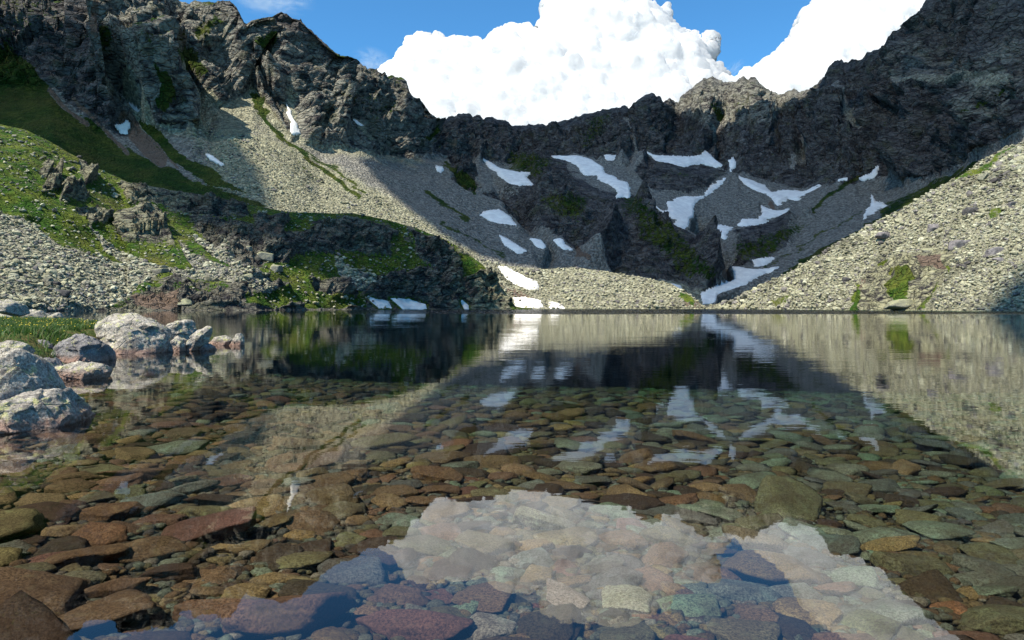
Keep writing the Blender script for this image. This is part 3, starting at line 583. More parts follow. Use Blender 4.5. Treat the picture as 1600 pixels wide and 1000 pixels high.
build_slope('scree_slope', np.arange(1085, 1931, 1.0), [(1085,484),(1110,479),(1150,466),(1200,441),(1250,415),(1300,388),(1350,358),(1400,330),(1450,300),(1500,272),(1550,242),(1600,222),(1950,80)],
            [(1085,600),(1200,480),(1300,430),(1400,402),(1500,388),(1600,385),(1950,405)], [(1085,590),(1200,450),(1300,370),(1400,310),(1500,265),(1600,235),(1950,170)], [8, 130, 150, 6, 5], .35, 'F', 220,
            dict(rock=[([(1350,445),(1365,425),(1410,405),(1440,400),(1500,395),(1490,430),(1460,470),(1440,487),(1330,487)],5)],
                 grass=[([(1405,425),(1430,425),(1435,445),(1420,465),(1405,480),(1385,450)],4,1), ([(1335,440),(1350,450),(1340,486),(1325,486)],4,.9), ([(1370,412),(1405,405),(1400,420),(1375,425)],4,.75), ([(1485,420),(1495,420),(1492,435)],2,.7), ([(1545,330),(1570,325),(1560,345),(1548,343)],3,.6), ([(1200,465),(1240,460),(1230,478),(1205,480)],4,.55), ([(1450,460),(1480,440),(1450,487),(1430,487)],4,.6), ([(1480,278),(1600,225),(1700,180),(1600,232),(1500,282)],3,.6)],
                 soil=[([(1440,410),(1480,405),(1485,425),(1450,430)],4), ([(1340,430),(1360,430),(1350,460)],3)]), .7)

# ------------------------------------------------------------------ snow patches lying on the slopes
def biggest(ok):
    """the largest group of full grid cells only"""
    c = ok[1:, 1:] & ok[:-1, 1:] & ok[1:, :-1] & ok[:-1, :-1]; lab = np.zeros(c.shape, int); best, bn, cur = 0, 0, 0
    for i, j in zip(*np.nonzero(c)):
        if lab[i, j]: continue
        cur += 1; st = [(i, j)]; lab[i, j] = cur; n = 0
        while st:
            p, q = st.pop(); n += 1
            for a, b in ((p + 1, q), (p - 1, q), (p, q + 1), (p, q - 1)):
                if 0 <= a < c.shape[0] and 0 <= b < c.shape[1] and c[a, b] and not lab[a, b]: lab[a, b] = cur; st.append((a, b))
        if n > bn: best, bn = cur, n
    k = lab == best; r = np.zeros(ok.shape, bool); r[1:, 1:] |= k; r[:-1, 1:] |= k; r[1:, :-1] |= k; r[:-1, :-1] |= k
    return r
def build_snow():
    for key, label, poly in SNOW:
        S = SHEETS[key]; P, x, y, nf = S['P'], S.get('bx', S['x']), S.get('by', S['y']), S['nf']
        p = np.array(poly, float); m = 6
        sel = (x[:, :nf] > p[:, 0].min() - m) & (x[:, :nf] < p[:, 0].max() + m) & (y[:, :nf] > p[:, 1].min() - m) & (y[:, :nf] < p[:, 1].max() + m) & (P[:, :nf, 2] > .05)
        ii, jj = np.nonzero(sel)
        if len(ii) < 4: print('no snow', label); continue
        i0, i1, j0, j1 = ii.min(), ii.max() + 1, jj.min(), jj.max() + 1
        Q = P[i0:i1, j0:j1].copy(); X, Y = x[i0:i1, j0:j1], y[i0:i1, j0:j1]
        for _ in range(8):
            R = Q.copy(); R[1:-1, 1:-1] = (Q[:-2, 1:-1] + Q[2:, 1:-1] + Q[1:-1, :-2] + Q[1:-1, 2:]) / 4; Q = R
        pxm = Q[..., 1].mean() / F
        w = fbm(Q / (pxm * 9), 3, 131) * 3.2
        d = pdist(X + w, Y + w * .6, poly)
        n = S['n'][i0:i1, j0:j1]
        t = pxm * (2.2 * sstep(-.8, 3.0, d) + .3)
        Q = Q + n * t[..., None]
        ok = d > (-1.6 if min(q[0] for q in poly) > 500 else -.7)
        ok = biggest(ok)
        f = grid_faces(*ok.shape); k = ok.ravel(); f = f[k[f].all(1)]
        if not len(f): print('no snow', label); continue
        # a downward rim so that the sheet has thickness
        Vt = Q.reshape(-1, 3); Vb = Vt - n.reshape(-1, 3) * (pxm * 2.5)
        used, inv = np.unique(f, return_inverse=True); f = inv.reshape(-1, 4); nv = len(used)
        e = np.concatenate([f[:, [0, 1]], f[:, [1, 2]], f[:, [2, 3]], f[:, [3, 0]]]); es = np.sort(e, 1)
        _, idx, cnt = np.unique(es[:, 0].astype(np.int64) * nv + es[:, 1], return_index=True, return_counts=True)
        b = e[idx[cnt == 1]]
        side = np.stack([b[:, 1], b[:, 0], b[:, 0] + nv, b[:, 1] + nv], 1)
        V = np.concatenate([Vt[used], Vb[used]]); c0 = V[:nv].mean(0)
        o = make_mesh('snow_patch', V - c0, np.concatenate([f, f[:, ::-1] + nv, side]), M_SNOW); o.location = c0
        tag(o, label, 'snow patch', 'snow patches left on the slopes')
build_snow()

# ------------------------------------------------------------------ rocks
import bmesh
ICO = {}
for k in (1, 2, 3, 4, 5, 6):
    bm = bmesh.new(); bmesh.ops.create_icosphere(bm, subdivisions=k, radius=1)
    bm.verts.ensure_lookup_table()
    ICO[k] = (np.array([v.co[:] for v in bm.verts]), np.array([[v.index for v in f.verts] for f in bm.faces])); bm.free()
def hull_radius(D, N, H, p=22):
    """radius along unit directions D of the body bounded by planes (N, H), corners slightly rounded"""
    q = np.maximum(D @ N.T, 0) / H[None, :]
    return 1 / (np.power(np.power(q, p).sum(1), 1 / p) + 1e-9)
def rock_verts(sub, r, facets=14, p=18, rough=.05, seed=0):
    D, Fc = ICO[sub]
    N = r.normal(size=(facets, 3)); N /= np.linalg.norm(N, axis=1)[:, None]
    N = np.concatenate([N, np.array([(0, 0, 1), (0, 0, -1)]) + r.normal(size=(2, 3)) * .15, np.array([(1, 0, 0), (-1, 0, 0), (0, 1, 0), (0, -1, 0)]) + r.normal(size=(4, 3)) * .25])
    N /= np.linalg.norm(N, axis=1)[:, None]
    H = r.uniform(.72, 1.05, len(N)); V = D * hull_radius(D, N, H, p)[:, None]
    if rough and sub >= 3:
        V = V + D * (fbm(V * 2.2 + seed * 3.1, 4, seed % 97) * rough * 1.6)[:, None]
    elif rough: V = V * (1 + r.normal(size=(len(V), 1)) * rough)
    return V, Fc
def rotz(a): c, s_ = math.cos(a), math.sin(a); return np.array([[c, -s_, 0], [s_, c, 0], [0, 0, 1]])
def rot_rand(r, tilt):
    a, b_ = r.normal() * tilt, r.normal() * tilt
    Rx = np.array([[1, 0, 0], [0, math.cos(a), -math.sin(a)], [0, math.sin(a), math.cos(a)]])
    Ry = np.array([[math.cos(b_), 0, math.sin(b_)], [0, 1, 0], [-math.sin(b_), 0, math.cos(b_)]])
    return Rx @ Ry

# loose stones covering the sunlit slopes
M_SCREE = scree_rock_material('pale_lichened_stone', .35)
def scatter(key, count, smin, smax, zone, seed, name, pw=2.2):
    """stones of smin..smax pixels (at the 1600 px scale) on a sheet, where its scree cover is"""
    S = SHEETS[key]; r = np.random.default_rng(seed); nf = S['nf']
    P, x, y = S['P'][:, :nf], S['x'][:, :nf], S['y'][:, :nf]
    wgt = S['scree'][:, :nf] if 'scree' in S else (S['C'][:, :nf, 1] * (1 - S['C'][:, :nf, 0]))
    wgt = wgt * (P[..., 2] > -.3) * (y > zone[1]) * (y < zone[3]) * (x > zone[0]) * (x < zone[2])
    if 'poly' in S: wgt = wgt * S['poly']
    dA = np.abs(np.gradient(x, axis=0) * np.gradient(y, axis=1)); wgt = (wgt > .5) * np.clip(dA, 0, 2)
    idx = r.choice(wgt.size, count, p=(wgt / wgt.sum()).ravel())
    pts = P.reshape(-1, 3)[idx] + r.normal(size=(count, 3)) * .3
    t = r.random(count) ** pw; size = (smin + (smax - smin) * t) * pts[:, 1] / F * .5
    variants = [rock_verts(1 if smax < 8 else 2, r, 9, 14, .04)[0] for _ in range(24)]; Fc = ICO[1 if smax < 8 else 2][1]
    nv = len(variants[0]); V = np.zeros((count, nv, 3)); C = np.ones((count, nv, 4))
    pal = np.array([(.41, .395, .27), (.35, .335, .22), (.46, .45, .33), (.29, .275, .21), (.24, .22, .205), (.16, .145, .14)])
    ci = r.choice(6, count, p=[.28, .25, .2, .12, .09, .06]); dk = 1 - .42 * sstep(.05, .5, fbm(pts / 17, 3, 500)); size = size * (1 + .7 * sstep(.1, .5, fbm(pts / 24 + 5, 2, 510)))
    for i in range(count):
        R = rotz(r.uniform(0, 6.28)) @ rot_rand(r, .35)
        V[i] = (variants[i % 24] * (size[i] * np.array([1.25, 1.0, .72]))) @ R.T + pts[i]; V[i, :, 2] += size[i] * .25
        C[i, :, :3] = pal[ci[i]] * r.uniform(.75, 1.15) * dk[i]
    Fa = (Fc[None] + (np.arange(count) * nv)[:, None, None]).reshape(-1, 3)
    o = make_mesh(name, V.reshape(-1, 3), Fa, M_SCREE, cols={'Col': C.reshape(-1, 4)}, smooth=False)
    tag(o, 'countless pale loose stones covering the ' + {'C': 'lower left hillside', 'D': 'low sunlit moraine at the back shore', 'F': 'right hand slope down to the water', 'M': 'sunlit mountain slope above the left hill'}[key], 'scree', kind='stuff')
scatter('C', 20000, 1.5, 7.5, (-330, 300, 620, 490), 301, 'scree', 3.6)
scatter('F', 44000, 1.4, 6.5, (1085, 200, 1930, 490), 302, 'scree', 3.6)
scatter('D', 4200, 1.6, 5.5, (700, 400, 1110, 484), 303, 'scree', 2.4)
SHEETS['M']['poly'] = mask(SHEETS['M']['x'], SHEETS['M']['y'], [(300,170),(330,200),(400,215),(520,290),(600,310),(700,370),(820,440),(700,440),(250,340),(300,300)], 4)[:, :SHEETS['M']['nf']]
scatter('M', 8000, 1.1, 4.2, (280, 150, 860, 470), 304, 'scree', 3.2)

SHEETS['C']['scree'] = (SHEETS['C']['C'][..., 0] > .55) * 1.0
scatter('C', 2600, 1.2, 6, (-330, 200, 720, 482), 305, 'scree', 3.0)
SHEETS['C'].pop('scree')
scatter('C', 200, 6, 12, (-330, 320, 420, 482), 306, 'scree', 2.0)
scatter('F', 420, 5, 10.5, (1085, 230, 1930, 486), 307, 'scree', 2.2)
# the largest separate blocks on the slopes
M_BLOCK = boulder_material('slope_block', (.34, .33, .28), .7)
BLOCKS = [('F',1459,356,15,9,0,"grey purple slab lying above the middle of the right scree slope"), ('F',1452,394,18,10,1,"pale oval boulder resting on dark blocks above the grassy outcrop"), ('F',1502,383,24,13,0,"wide dark block leaning right of the pale oval boulder"),
 ('F',1553,395,18,12,0,"split grey boulder at the right of the scree slope"), ('F',1381,368,22,10,0,"dark slab group topmost near the left upper edge of the right scree slope"), ('F',1322,438,12,8,2,"blackish round boulder low on the right scree slope"),
 ('F',1257,443,10,7,2,"small blackish boulder at the lower left of the right scree slope"), ('F',1518,332,15,10,2,"dark cube shaped block high on the right scree slope"), ('F',1582,321,15,7,0,"flat dark edged slab near the right edge of the frame"),
 ('F',1512,413,9,9,2,"narrow black upright block in the right part of the scree slope"), ('F',1562,407,13,8,0,"rounded grey boulder just below the split grey boulder"), ('F',1410,476,34,12,3,"big smooth domed slab at the water's edge below the grass of the right slope"),
 ('C',100,460,15,9,2,"dark round boulder low in the left scree fan"), ('C',250,426,20,9,1,"big pale leaning block at the top of the shore meadow"), ('C',34,406,12,7,2,"dark block in the upper left scree fan"), ('C',167,416,11,6,2,"squarish dark stone below the green tongue"),
 ('C',386,434,16,9,1,"large pale boulder at the foot of the scree strips"), ('C',389,390,9,9,1,"small white boulder beside the brown hollow"), ('C',288,474,16,9,1,"pale rounded outcrop block at the shore under the meadow"), ('C',88,446,13,8,2,"dark angular block in the middle of the left scree fan"),
 ('C',415,402,20,12,3,"big smooth grey boulder on the shaded grassy hill"), ('C',430,421,18,10,3,"pale jointed block below the big smooth grey boulder")]
for i, (key, bx, by, bw, bh, ty, label) in enumerate(BLOCKS):
    S = SHEETS[key]; nf = S['nf']; k = np.argmin((S['x'][:, :nf] - bx) ** 2 + (S['y'][:, :nf] - by) ** 2)
    p = S['P'][:, :nf].reshape(-1, 3)[k]; m = p[1] / F
    V, Fc = rock_verts(4, np.random.default_rng(900 + i), 9, 20, .05, i)
    V = V * np.array([bw * m * .62, bw * m * .5, bh * m * .72])
    o = make_mesh('boulder', V, Fc, M_BLOCK if ty in (1, 3) else M_SCREE, cols={'Col': np.tile(((.22, .2, .2, 1), (0.4, .4, .3, 1), (.09, .085, .085, 1), (.3, .29, .27, 1))[ty], (len(V), 1))})
    o.location = p; tag(o, label, 'boulder', 'large blocks lying on the slopes')

# ------------------------------------------------------------------ clouds above the valley: they throw the shade on the slopes
SHADE_M = [([(672,180),(655,205),(640,240),(560,238),(590,275),(640,320),(700,368),(770,405),(840,418),(940,424),(1040,440),(1100,478),(1250,440),(1400,325),(1560,245),(1700,150),(1900,0),(1900,-330),(1440,-60),(1300,88),(1270,160),(1210,170),(1160,172),(1125,215),(1105,195),(1070,180),(1035,175),(1000,120),(900,150)],4),
           ([(-330,30),(0,70),(60,60),(110,70),(140,90),(165,140),(190,190),(215,195),(250,215),(300,240),(325,258),(352,290),(375,330),(300,330),(-330,300)],4)]
SUNNY_M = [([(1395,95),(1430,108),(1480,105),(1500,120),(1450,128),(1400,118)],4), ([(1325,150),(1350,165),(1340,190),(1318,180)],3), ([(1530,0),(1560,0),(1545,12)],3), ([(1600,105),(1560,130),(1500,172),(1530,178),(1620,140)],3)]
SHADE_C = [([(120,235),(165,262),(235,300),(260,335),(300,352),(350,362),(410,382),(470,400),(512,425),(552,452),(585,486),(706,486),(700,450),(690,415),(674,390),(650,372),(620,358),(560,345),(450,336),(330,312),(200,270)],3)]
SHADE_F = [([(1556,487),(1575,465),(1610,445),(1650,425),(1960,330),(1960,487)],10), ([(1085,440),(1200,428),(1300,378),(1400,320),(1380,290),(1085,380)],3)]
def shade_clouds(H=1250.0, cell=9.0):
    pts, val = [], []
    for key, on, off in (('M', SHADE_M, SUNNY_M), ('C', SHADE_C, []), ('F', SHADE_F, []), ('D', [], [])):
        S = SHEETS[key]; nf = S['nf']; P = S['P'][::2, :nf]; x = S['x'][::2, :nf]; y = S['y'][::2, :nf]
        m = np.zeros(x.shape)
        for poly, so in on: m = np.maximum(m, mask(x, y, poly, so))
        for poly, so in off: m = m * (1 - mask(x, y, poly, so))
        vis = (P[..., 2] > 0) & (x > -340) & (x < 1930)
        # drop what a nearer sheet hides
        if key == 'M':
            hidden = np.zeros(x.shape, bool)
            for k2 in ('C', 'D', 'F'):
                T = SHEETS[k2]; top = np.interp(x.ravel(), T['x'][:, T['nf'] - 1], T['y'][:, T['nf'] - 1], left=1e9, right=1e9).reshape(x.shape); hidden |= y > top + 1
            vis &= ~hidden
        pts.append(P[vis]); val.append(m[vis])
    Q = np.concatenate(pts); v = np.concatenate(val) * 2 - 1
    t = (H - Q[:, 2]) / SDIR[2]; A = Q[:, 0] + SDIR[0] * t; B = Q[:, 1] + SDIR[1] * t
    a0, b0 = A.min() - 100, B.min() - 100; na, nb = int((A.max() - a0 + 100) / cell), int((B.max() - b0 + 100) / cell)
    ia, ib = ((A - a0) / cell).astype(int), ((B - b0) / cell).astype(int)
    s_, c_ = np.zeros((na, nb)), np.zeros((na, nb)); np.add.at(s_, (ia, ib), v); np.add.at(c_, (ia, ib), 1)
    f, wt = s_ / np.maximum(c_, 1), (c_ > 0) * 1.0
    fn, wn_ = f * wt, wt.copy()
    def bl(Z):
        Z = Z.copy(); Z[1:-1] = (Z[:-2] + 2 * Z[1:-1] + Z[2:]) / 4; Z[:, 1:-1] = (Z[:, :-2] + 2 * Z[:, 1:-1] + Z[:, 2:]) / 4; return Z
    out = np.full(f.shape, -1.0); have = np.zeros(f.shape, bool)
    for it in range(60):
        fn, wn_ = bl(fn), bl(wn_)
        if it in (2, 6, 14, 30, 59):
            k = (~have) & (wn_ > .02); out[k] = (fn / np.maximum(wn_, 1e-9))[k]; have |= k
    g = bl(bl(out)) - .0
    g[:2] = g[-2:] = -1; g[:, :2] = g[:, -2:] = -1
    aa = a0 + (np.arange(na) + .5) * cell; bb = b0 + (np.arange(nb) + .5) * cell
    AA, BB = np.meshgrid(aa, bb, indexing='ij')
    on = g > 0
    lab = np.zeros(on.shape, int); cur = 0
    for i in range(na):
        for j in range(nb):
            if on[i, j] and not lab[i, j]:
                cur += 1; st = [(i, j)]; lab[i, j] = cur
                while st:
                    p, q = st.pop()
                    for dp, dq in ((1, 0), (-1, 0), (0, 1), (0, -1)):
                        if on[p + dp, q + dq] and not lab[p + dp, q + dq]: lab[p + dp, q + dq] = cur; st.append((p + dp, q + dq))
    n3 = fbm(np.stack([AA / 120, BB / 120, AA * 0], -1), 4, 401)
    z = on * 1.0
    for _ in range(14): z = bl(z); z[~on] = 0
    th = 110 * np.sqrt(np.clip(z, 0, 1)) * (1 + .5 * n3)
    for c in range(1, cur + 1):
        if (lab == c).sum() < 25: continue
        k = (lab == c)
        fcs = grid_faces(na, nb); kk = k.ravel(); fcs = fcs[kk[fcs].all(1)]
        if not len(fcs): continue
        top = np.stack([AA, BB, H + th + 2], -1).reshape(-1, 3); bot = np.stack([AA, BB, H - th * .25 - 2], -1).reshape(-1, 3)
        used, inv = np.unique(fcs, return_inverse=True); fcs = inv.reshape(-1, 4); nv = len(used)
        e = np.concatenate([fcs[:, [0, 1]], fcs[:, [1, 2]], fcs[:, [2, 3]], fcs[:, [3, 0]]]); es = np.sort(e, 1)
        _, idx, cnt = np.unique(es[:, 0].astype(np.int64) * nv + es[:, 1], return_index=True, return_counts=True)
        b = e[idx[cnt == 1]]; side = np.stack([b[:, 1], b[:, 0], b[:, 0] + nv, b[:, 1] + nv], 1)
        o = make_mesh('passing_cloud', np.concatenate([top[used], bot[used]]), np.concatenate([fcs, fcs[:, ::-1] + nv, side]), M_THIN if (AA[k].mean() > -760) else M_THIN); print('shade cloud', c, k.sum(), AA[k].mean(), BB[k].mean())
        tag(o, 'white cloud overhead that shades the slopes', 'cloud', 'clouds overhead')
shade_clouds()

# ------------------------------------------------------------------ cumulus behind the ridge
CLOUDS = [("huge bright cumulus cloud rising behind the low middle of the ridge", 6000, [(560,330),(575,140),(600,108),(612,98),(640,62),(652,54),(672,56),(700,62),(715,68),(735,64),(765,68),(770,55),(782,42),(800,36),(822,42),(842,52),(845,25),(850,8),(865,-2),(900,-6),(925,0),(960,-14),(990,-4),(1010,8),(1030,14),(1046,12),(1044,28),(1052,40),(1066,58),(1076,50),(1090,52),(1094,62),(1112,56),(1114,76),(1108,92),(1120,110),(1150,130),(1160,330)]),
          ("bright cumulus cloud behind the right hand ridge", 5200, [(1130,330),(1132,124),(1150,118),(1180,112),(1200,96),(1214,88),(1226,72),(1240,58),(1250,32),(1262,14),(1275,-2),(1300,-20),(1340,-34),(1380,-40),(1450,-60),(1540,-70),(1600,-20),(1640,330)])]
def build_clouds():
    for ci, (label, dist, poly) in enumerate(CLOUDS):
        r = np.random.default_rng(50 + ci); P = np.array(poly, float)
        m = dist / F; Vs, Fs, n0 = [], [], 0
        D, Fc = ICO[3]
        def ball(x, y, dy, rad):
            nonlocal n0
            mm = (dist + dy) / F; Vs.append(D * rad * mm + np.array([(x - 800) * mm, dist + dy, (HZ - y) * mm])); Fs.append(Fc + n0); n0 += len(D)
        # medial balls fill the body, small ones crisp the outline
        g = r.uniform((P[:, 0].min(), P[:, 1].min()), (P[:, 0].max(), P[:, 1].max()), (5000, 2))
        d = pdist(g[:, 0], g[:, 1], poly)
        k = 0
        for (x, y), dd in zip(g[d > 7], d[d > 7]):
            if y > 300 or r.random() > (.5 if dd > 50 else .4): continue
            rad = min(dd, r.uniform(22, 60 if dd < 50 else 95)) * .98; ball(x, y, (rad - y * 1.1 - .35 * min(dd, 110) + r.normal() * 5) * m, rad); k += 1
        for i in range(len(P) - 1):
            a, b_ = P[i], P[i + 1]
            if a[1] > 200 or b_[1] > 200: continue
            L = np.hypot(*(b_ - a)); nn = np.array([-(b_ - a)[1], (b_ - a)[0]]) / L
            for t in np.arange(0, 1, 3.2 / L):
                rad = r.uniform(2.5, 9); c = a + (b_ - a) * t + nn * rad * .8; ball(c[0], c[1], (r.normal() * 6 - c[1] * 1.1) * m, rad)
        o = make_mesh('cumulus_cloud', np.concatenate(Vs), np.concatenate(Fs), M_CLOUD)
        md = o.modifiers.new('Remesh', 'REMESH'); md.mode = 'VOXEL'; md.voxel_size = 1.7 * m
        dg = bpy.context.evaluated_depsgraph_get(); ev = o.evaluated_get(dg); me = bpy.data.meshes.new_from_object(ev)
        o.modifiers.clear(); old = o.data; o.data = me; bpy.data.meshes.remove(old)
        n = len(me.vertices); co = np.empty(n * 3, np.float32); me.vertices.foreach_get('co', co); co = co.reshape(-1, 3).astype(float)
        no = np.empty(n * 3, np.float32); me.vertices.foreach_get('normal', no); no = no.reshape(-1, 3)
        q = co / m
        dsp = 7.0 * (3 * np.abs(vnoise(q / 26, 5)) - .8) + 2.6 * (3 * np.abs(vnoise(q / 12, 6)) - .8) + 1.5 * (3 * np.abs(vnoise(q / 5.5, 7)) - .8) + 1.2 * vnoise(q / 2.6, 8)
        co = co + no * (dsp * m * .6)[:, None]
        me.vertices.foreach_set('co', co.astype(np.float32).ravel()); me.polygons.foreach_set('use_smooth', np.ones(len(me.polygons), bool)); me.update()
        if not me.materials: me.materials.append(M_CLOUD)
        tag(o, label, 'cloud', 'cumulus clouds behind the ridge')
build_clouds()
def build_wisps():
    b = NB('wispy_cloud'); b.n.remove(b.bsdf); tc = b.add('TexCoord').outputs['Object']
    ln = b.add('VectorMath', operation='LENGTH'); b.put(ln.inputs[0], tc)
    fall = b.ramp(ln.outputs['Value'], .25, 1.0, 1, 0); n = b.noise(2.2, 6, .65, tc, .6)
    v = b.add('VolumeScatter'); v.inputs['Color'].default_value = (.95, .95, .96, 1); v.inputs['Anisotropy'].default_value = 0
    b.put(v.inputs['Density'], b.math('MULTIPLY', b.math('MULTIPLY', fall, b.ramp(n, .42, .68)), .0042)); b.t.links.new(v.outputs[0], b.out.inputs['Volume'])
    for label, x, y, sx, sy in (('faint wisp of cloud left of the big cumulus', 583, 96, 34, 16), ('thin veil of cloud at the top edge above the left peak', 425, -2, 75, 22), ('faint wisp of cloud just above the right end of the big cumulus', 1142, 112, 14, 10)):
        m = 6200 / F; D, Fc = ICO[4]
        o = make_mesh('wispy_cloud', D * (1 + .12 * fbm(D * 2 + x, 3, 3))[:, None], Fc, b.m); o.location = ((x - 800) * m, 6200, (HZ - y) * m); o.scale = (sx * m, 60 * m, sy * m)
        tag(o, label, 'cloud', 'thin wisps of cloud')
build_wisps()

# ------------------------------------------------------------------ shore ground and lake bed
LAND = [(-6.6,-12),(-6.6,5),(-6.6,8),(-7.4,9.6),(-9.4,12),(-10.4,14.5),(-12.0,18.6),(-12.5,21),(-13.1,24),(-14.4,27),(-18.2,31),(-24,36),(-30,42),(-45,64),(-76,105),(-172,232),(-600,300),(-600,-12)]
def ground_z(X, Y):
    d = pdist(X, Y, LAND)
    land = .12 + .64 * sstep(0, 1.5, d) + .35 * sstep(20, 45, Y) * sstep(0, 4, d)
    o = np.maximum(-d, 0); Yc = np.maximum(Y, 0)
    bed = -(.035 * np.minimum(o, 12) + .02 * np.clip(X, 0, 15) + (.10 + .018 * Yc + .0003 * Yc ** 2 + .013 * np.maximum(Yc - 17, 0) ** 1.6) * (1 - np.exp(-o / 2.5)))
    bed = np.maximum(bed, -13 + .0 * X)
    return np.where(d > 0, .12 * 0 + land * sstep(0, .6, d) , bed)
def build_ground():
    u = np.concatenate([np.linspace(-3.0, -1.1, 60)[:-1], np.linspace(-1.1, 1.2, 460), np.linspace(1.2, 3.2, 40)[1:]])
    Y = np.concatenate([np.linspace(-10, 2, 50)[:-1], 2 * (350.0 ** (np.arange(520) / 519))])
    U, YY = np.meshgrid(u, Y, indexing='ij'); X = U * (np.abs(YY) * .75 + 6)
    Z = ground_z(X, YY)
    P3 = np.stack([X, YY, X * 0], -1)
    Z = Z + .05 * fbm(P3 * .9, 4, 11) * np.minimum(1, np.abs(Z) * 4 + .1)
    o = make_mesh('ground', np.stack([X, YY, Z], -1).reshape(-1, 3), grid_faces(*X.shape), ground_material()); tag(o, kind='structure')
build_ground()

# water: one closed body, its top the lake surface
def build_water():
    xs = np.concatenate([np.linspace(-560, -40, 10)[:-1], np.linspace(-40, 40, 9), np.linspace(40, 900, 14)[1:]]); ys = np.concatenate([np.linspace(-9, 30, 6)[:-1], np.linspace(30, 690, 14)])
    X, Y = np.meshgrid(xs, ys, indexing='ij'); nv = X.size
    t = np.stack([X, Y, X * 0], -1).reshape(-1, 3); bt = t - np.array([0, 0, 16.0])
    f = grid_faces(*X.shape); e = np.concatenate([f[:, [0, 1]], f[:, [1, 2]], f[:, [2, 3]], f[:, [3, 0]]]); es = np.sort(e, 1)
    _, idx, cnt = np.unique(es[:, 0].astype(np.int64) * nv + es[:, 1], return_index=True, return_counts=True)
    b = e[idx[cnt == 1]]; side = np.stack([b[:, 1], b[:, 0], b[:, 0] + nv, b[:, 1] + nv], 1)
    o = make_mesh('lake_water', np.concatenate([t, bt]), np.concatenate([f, f[:, ::-1] + nv, side]), water_material(), smooth=False); tag(o, kind='structure')
build_water()

# ------------------------------------------------------------------ boulders of the near left shore
M_GRAN = boulder_material('granite', (.54, .49, .43), .45); M_GRAN_D = boulder_material('dark_granite', (.30, .285, .29), .3)
SHORE = [ # outline px, distance, depth (m), material, label
 ([(-60,575),(-45,558),(-12,548),(24,545),(40,552),(56,578),(68,612),(70,665),(-65,668)], 9.4, 1.5, 0, "tall pale lichened boulder at the left edge behind the front boulder"),
 ([(-70,648),(-25,634),(30,616),(66,608),(84,612),(102,632),(113,655),(104,690),(40,704),(-70,704)], 8.3, 1.3, 0, "nearest big shore boulder with rusty underside and deep shadow on its right"),
 ([(72,592),(76,581),(89,592),(92,612),(76,616)], 10.6, .3, 0, "small pale upright slab wedged behind the front boulder"),
 ([(60,563),(84,560),(97,574),(94,596),(60,596)], 14.9, .8, 1, "dark wet rock left of the low reddish slab"),
 ([(88,574),(118,566),(163,569),(170,582),(160,604),(90,608)], 14.2, 1.0, 0, "low reddish wet slab lying in the water in front of the triangular boulder"),
 ([(86,560),(97,534),(118,525),(140,526),(165,538),(170,566),(160,580),(86,582)], 18.6, 1.5, 1, "triangular grey boulder below the grassy bank"),
 ([(57,541),(60,531),(72,532),(82,542),(82,570),(60,570)], 18.6, .8, 1, "small dark boulder tucked under the left end of the grassy bank"),
 ([(155,505),(172,495),(205,493),(232,502),(252,512),(262,528),(265,556),(240,566),(170,566),(163,532)], 22.2, 2.4, 0, "largest rounded granite boulder with yellow lichen on top at the end of the bank"),
 ([(257,516),(270,505),(298,501),(306,514),(308,534),(266,538)], 25.5, 1.2, 0, "wedge shaped boulder standing behind the tilted slab"),
 ([(284,552),(310,516),(326,508),(333,511),(331,521),(312,552),(295,560)], 23.4, .7, 0, "pale slab tilted up to the right at the tip of the boulders"),
 ([(266,548),(268,531),(278,526),(288,531),(288,552),(274,558)], 23.0, .6, 0, "small rounded stone between the largest boulder and the tilted slab"),
 ([(307,550),(312,538),(326,537),(336,542),(334,554),(316,558)], 23.6, .6, 1, "flat stone in the shadow under the tilted slab"),
 ([(325,537),(335,527),(350,524),(363,530),(362,544),(335,544)], 26.8, .9, 0, "low pale rock in the water right of the tilted slab"),
 ([(358,540),(370,524),(376,521),(382,531),(382,546),(364,546)], 26.6, .5, 0, "farthest right small pointed rock in the water"),
 ([(-20,537),(28,534),(41,540),(42,562),(-20,564)], 15.2, 1.3, 0, "flat pale slab in the grass behind the tall lichened boulder"),
 ([(-20,474),(18,469),(31,473),(36,492),(10,500),(-20,500)], 45, 2.6, 0, "squared grey boulder on the far end of the bank"),
 ([(-30,478),(8,485),(40,499),(62,504),(58,512),(-30,512)], 38, 3.0, 0, "long smooth pale yellow slab sloping to the right on the bank"),
 ([(57,507),(72,501),(98,501),(113,507),(110,517),(60,517)], 29.5, 1.2, 0, "flat pale rock set in the middle of the grass"),
 ([(74,502),(80,491),(92,489),(99,498),(98,508),(76,508)], 40, 1.2, 0, "small pale rock at the water behind the grass"),
 ([(34,496),(45,484),(62,485),(74,498),(60,508),(38,508)], 50, 2.5, 0, "pale rocks beyond the long sloping slab"),
]
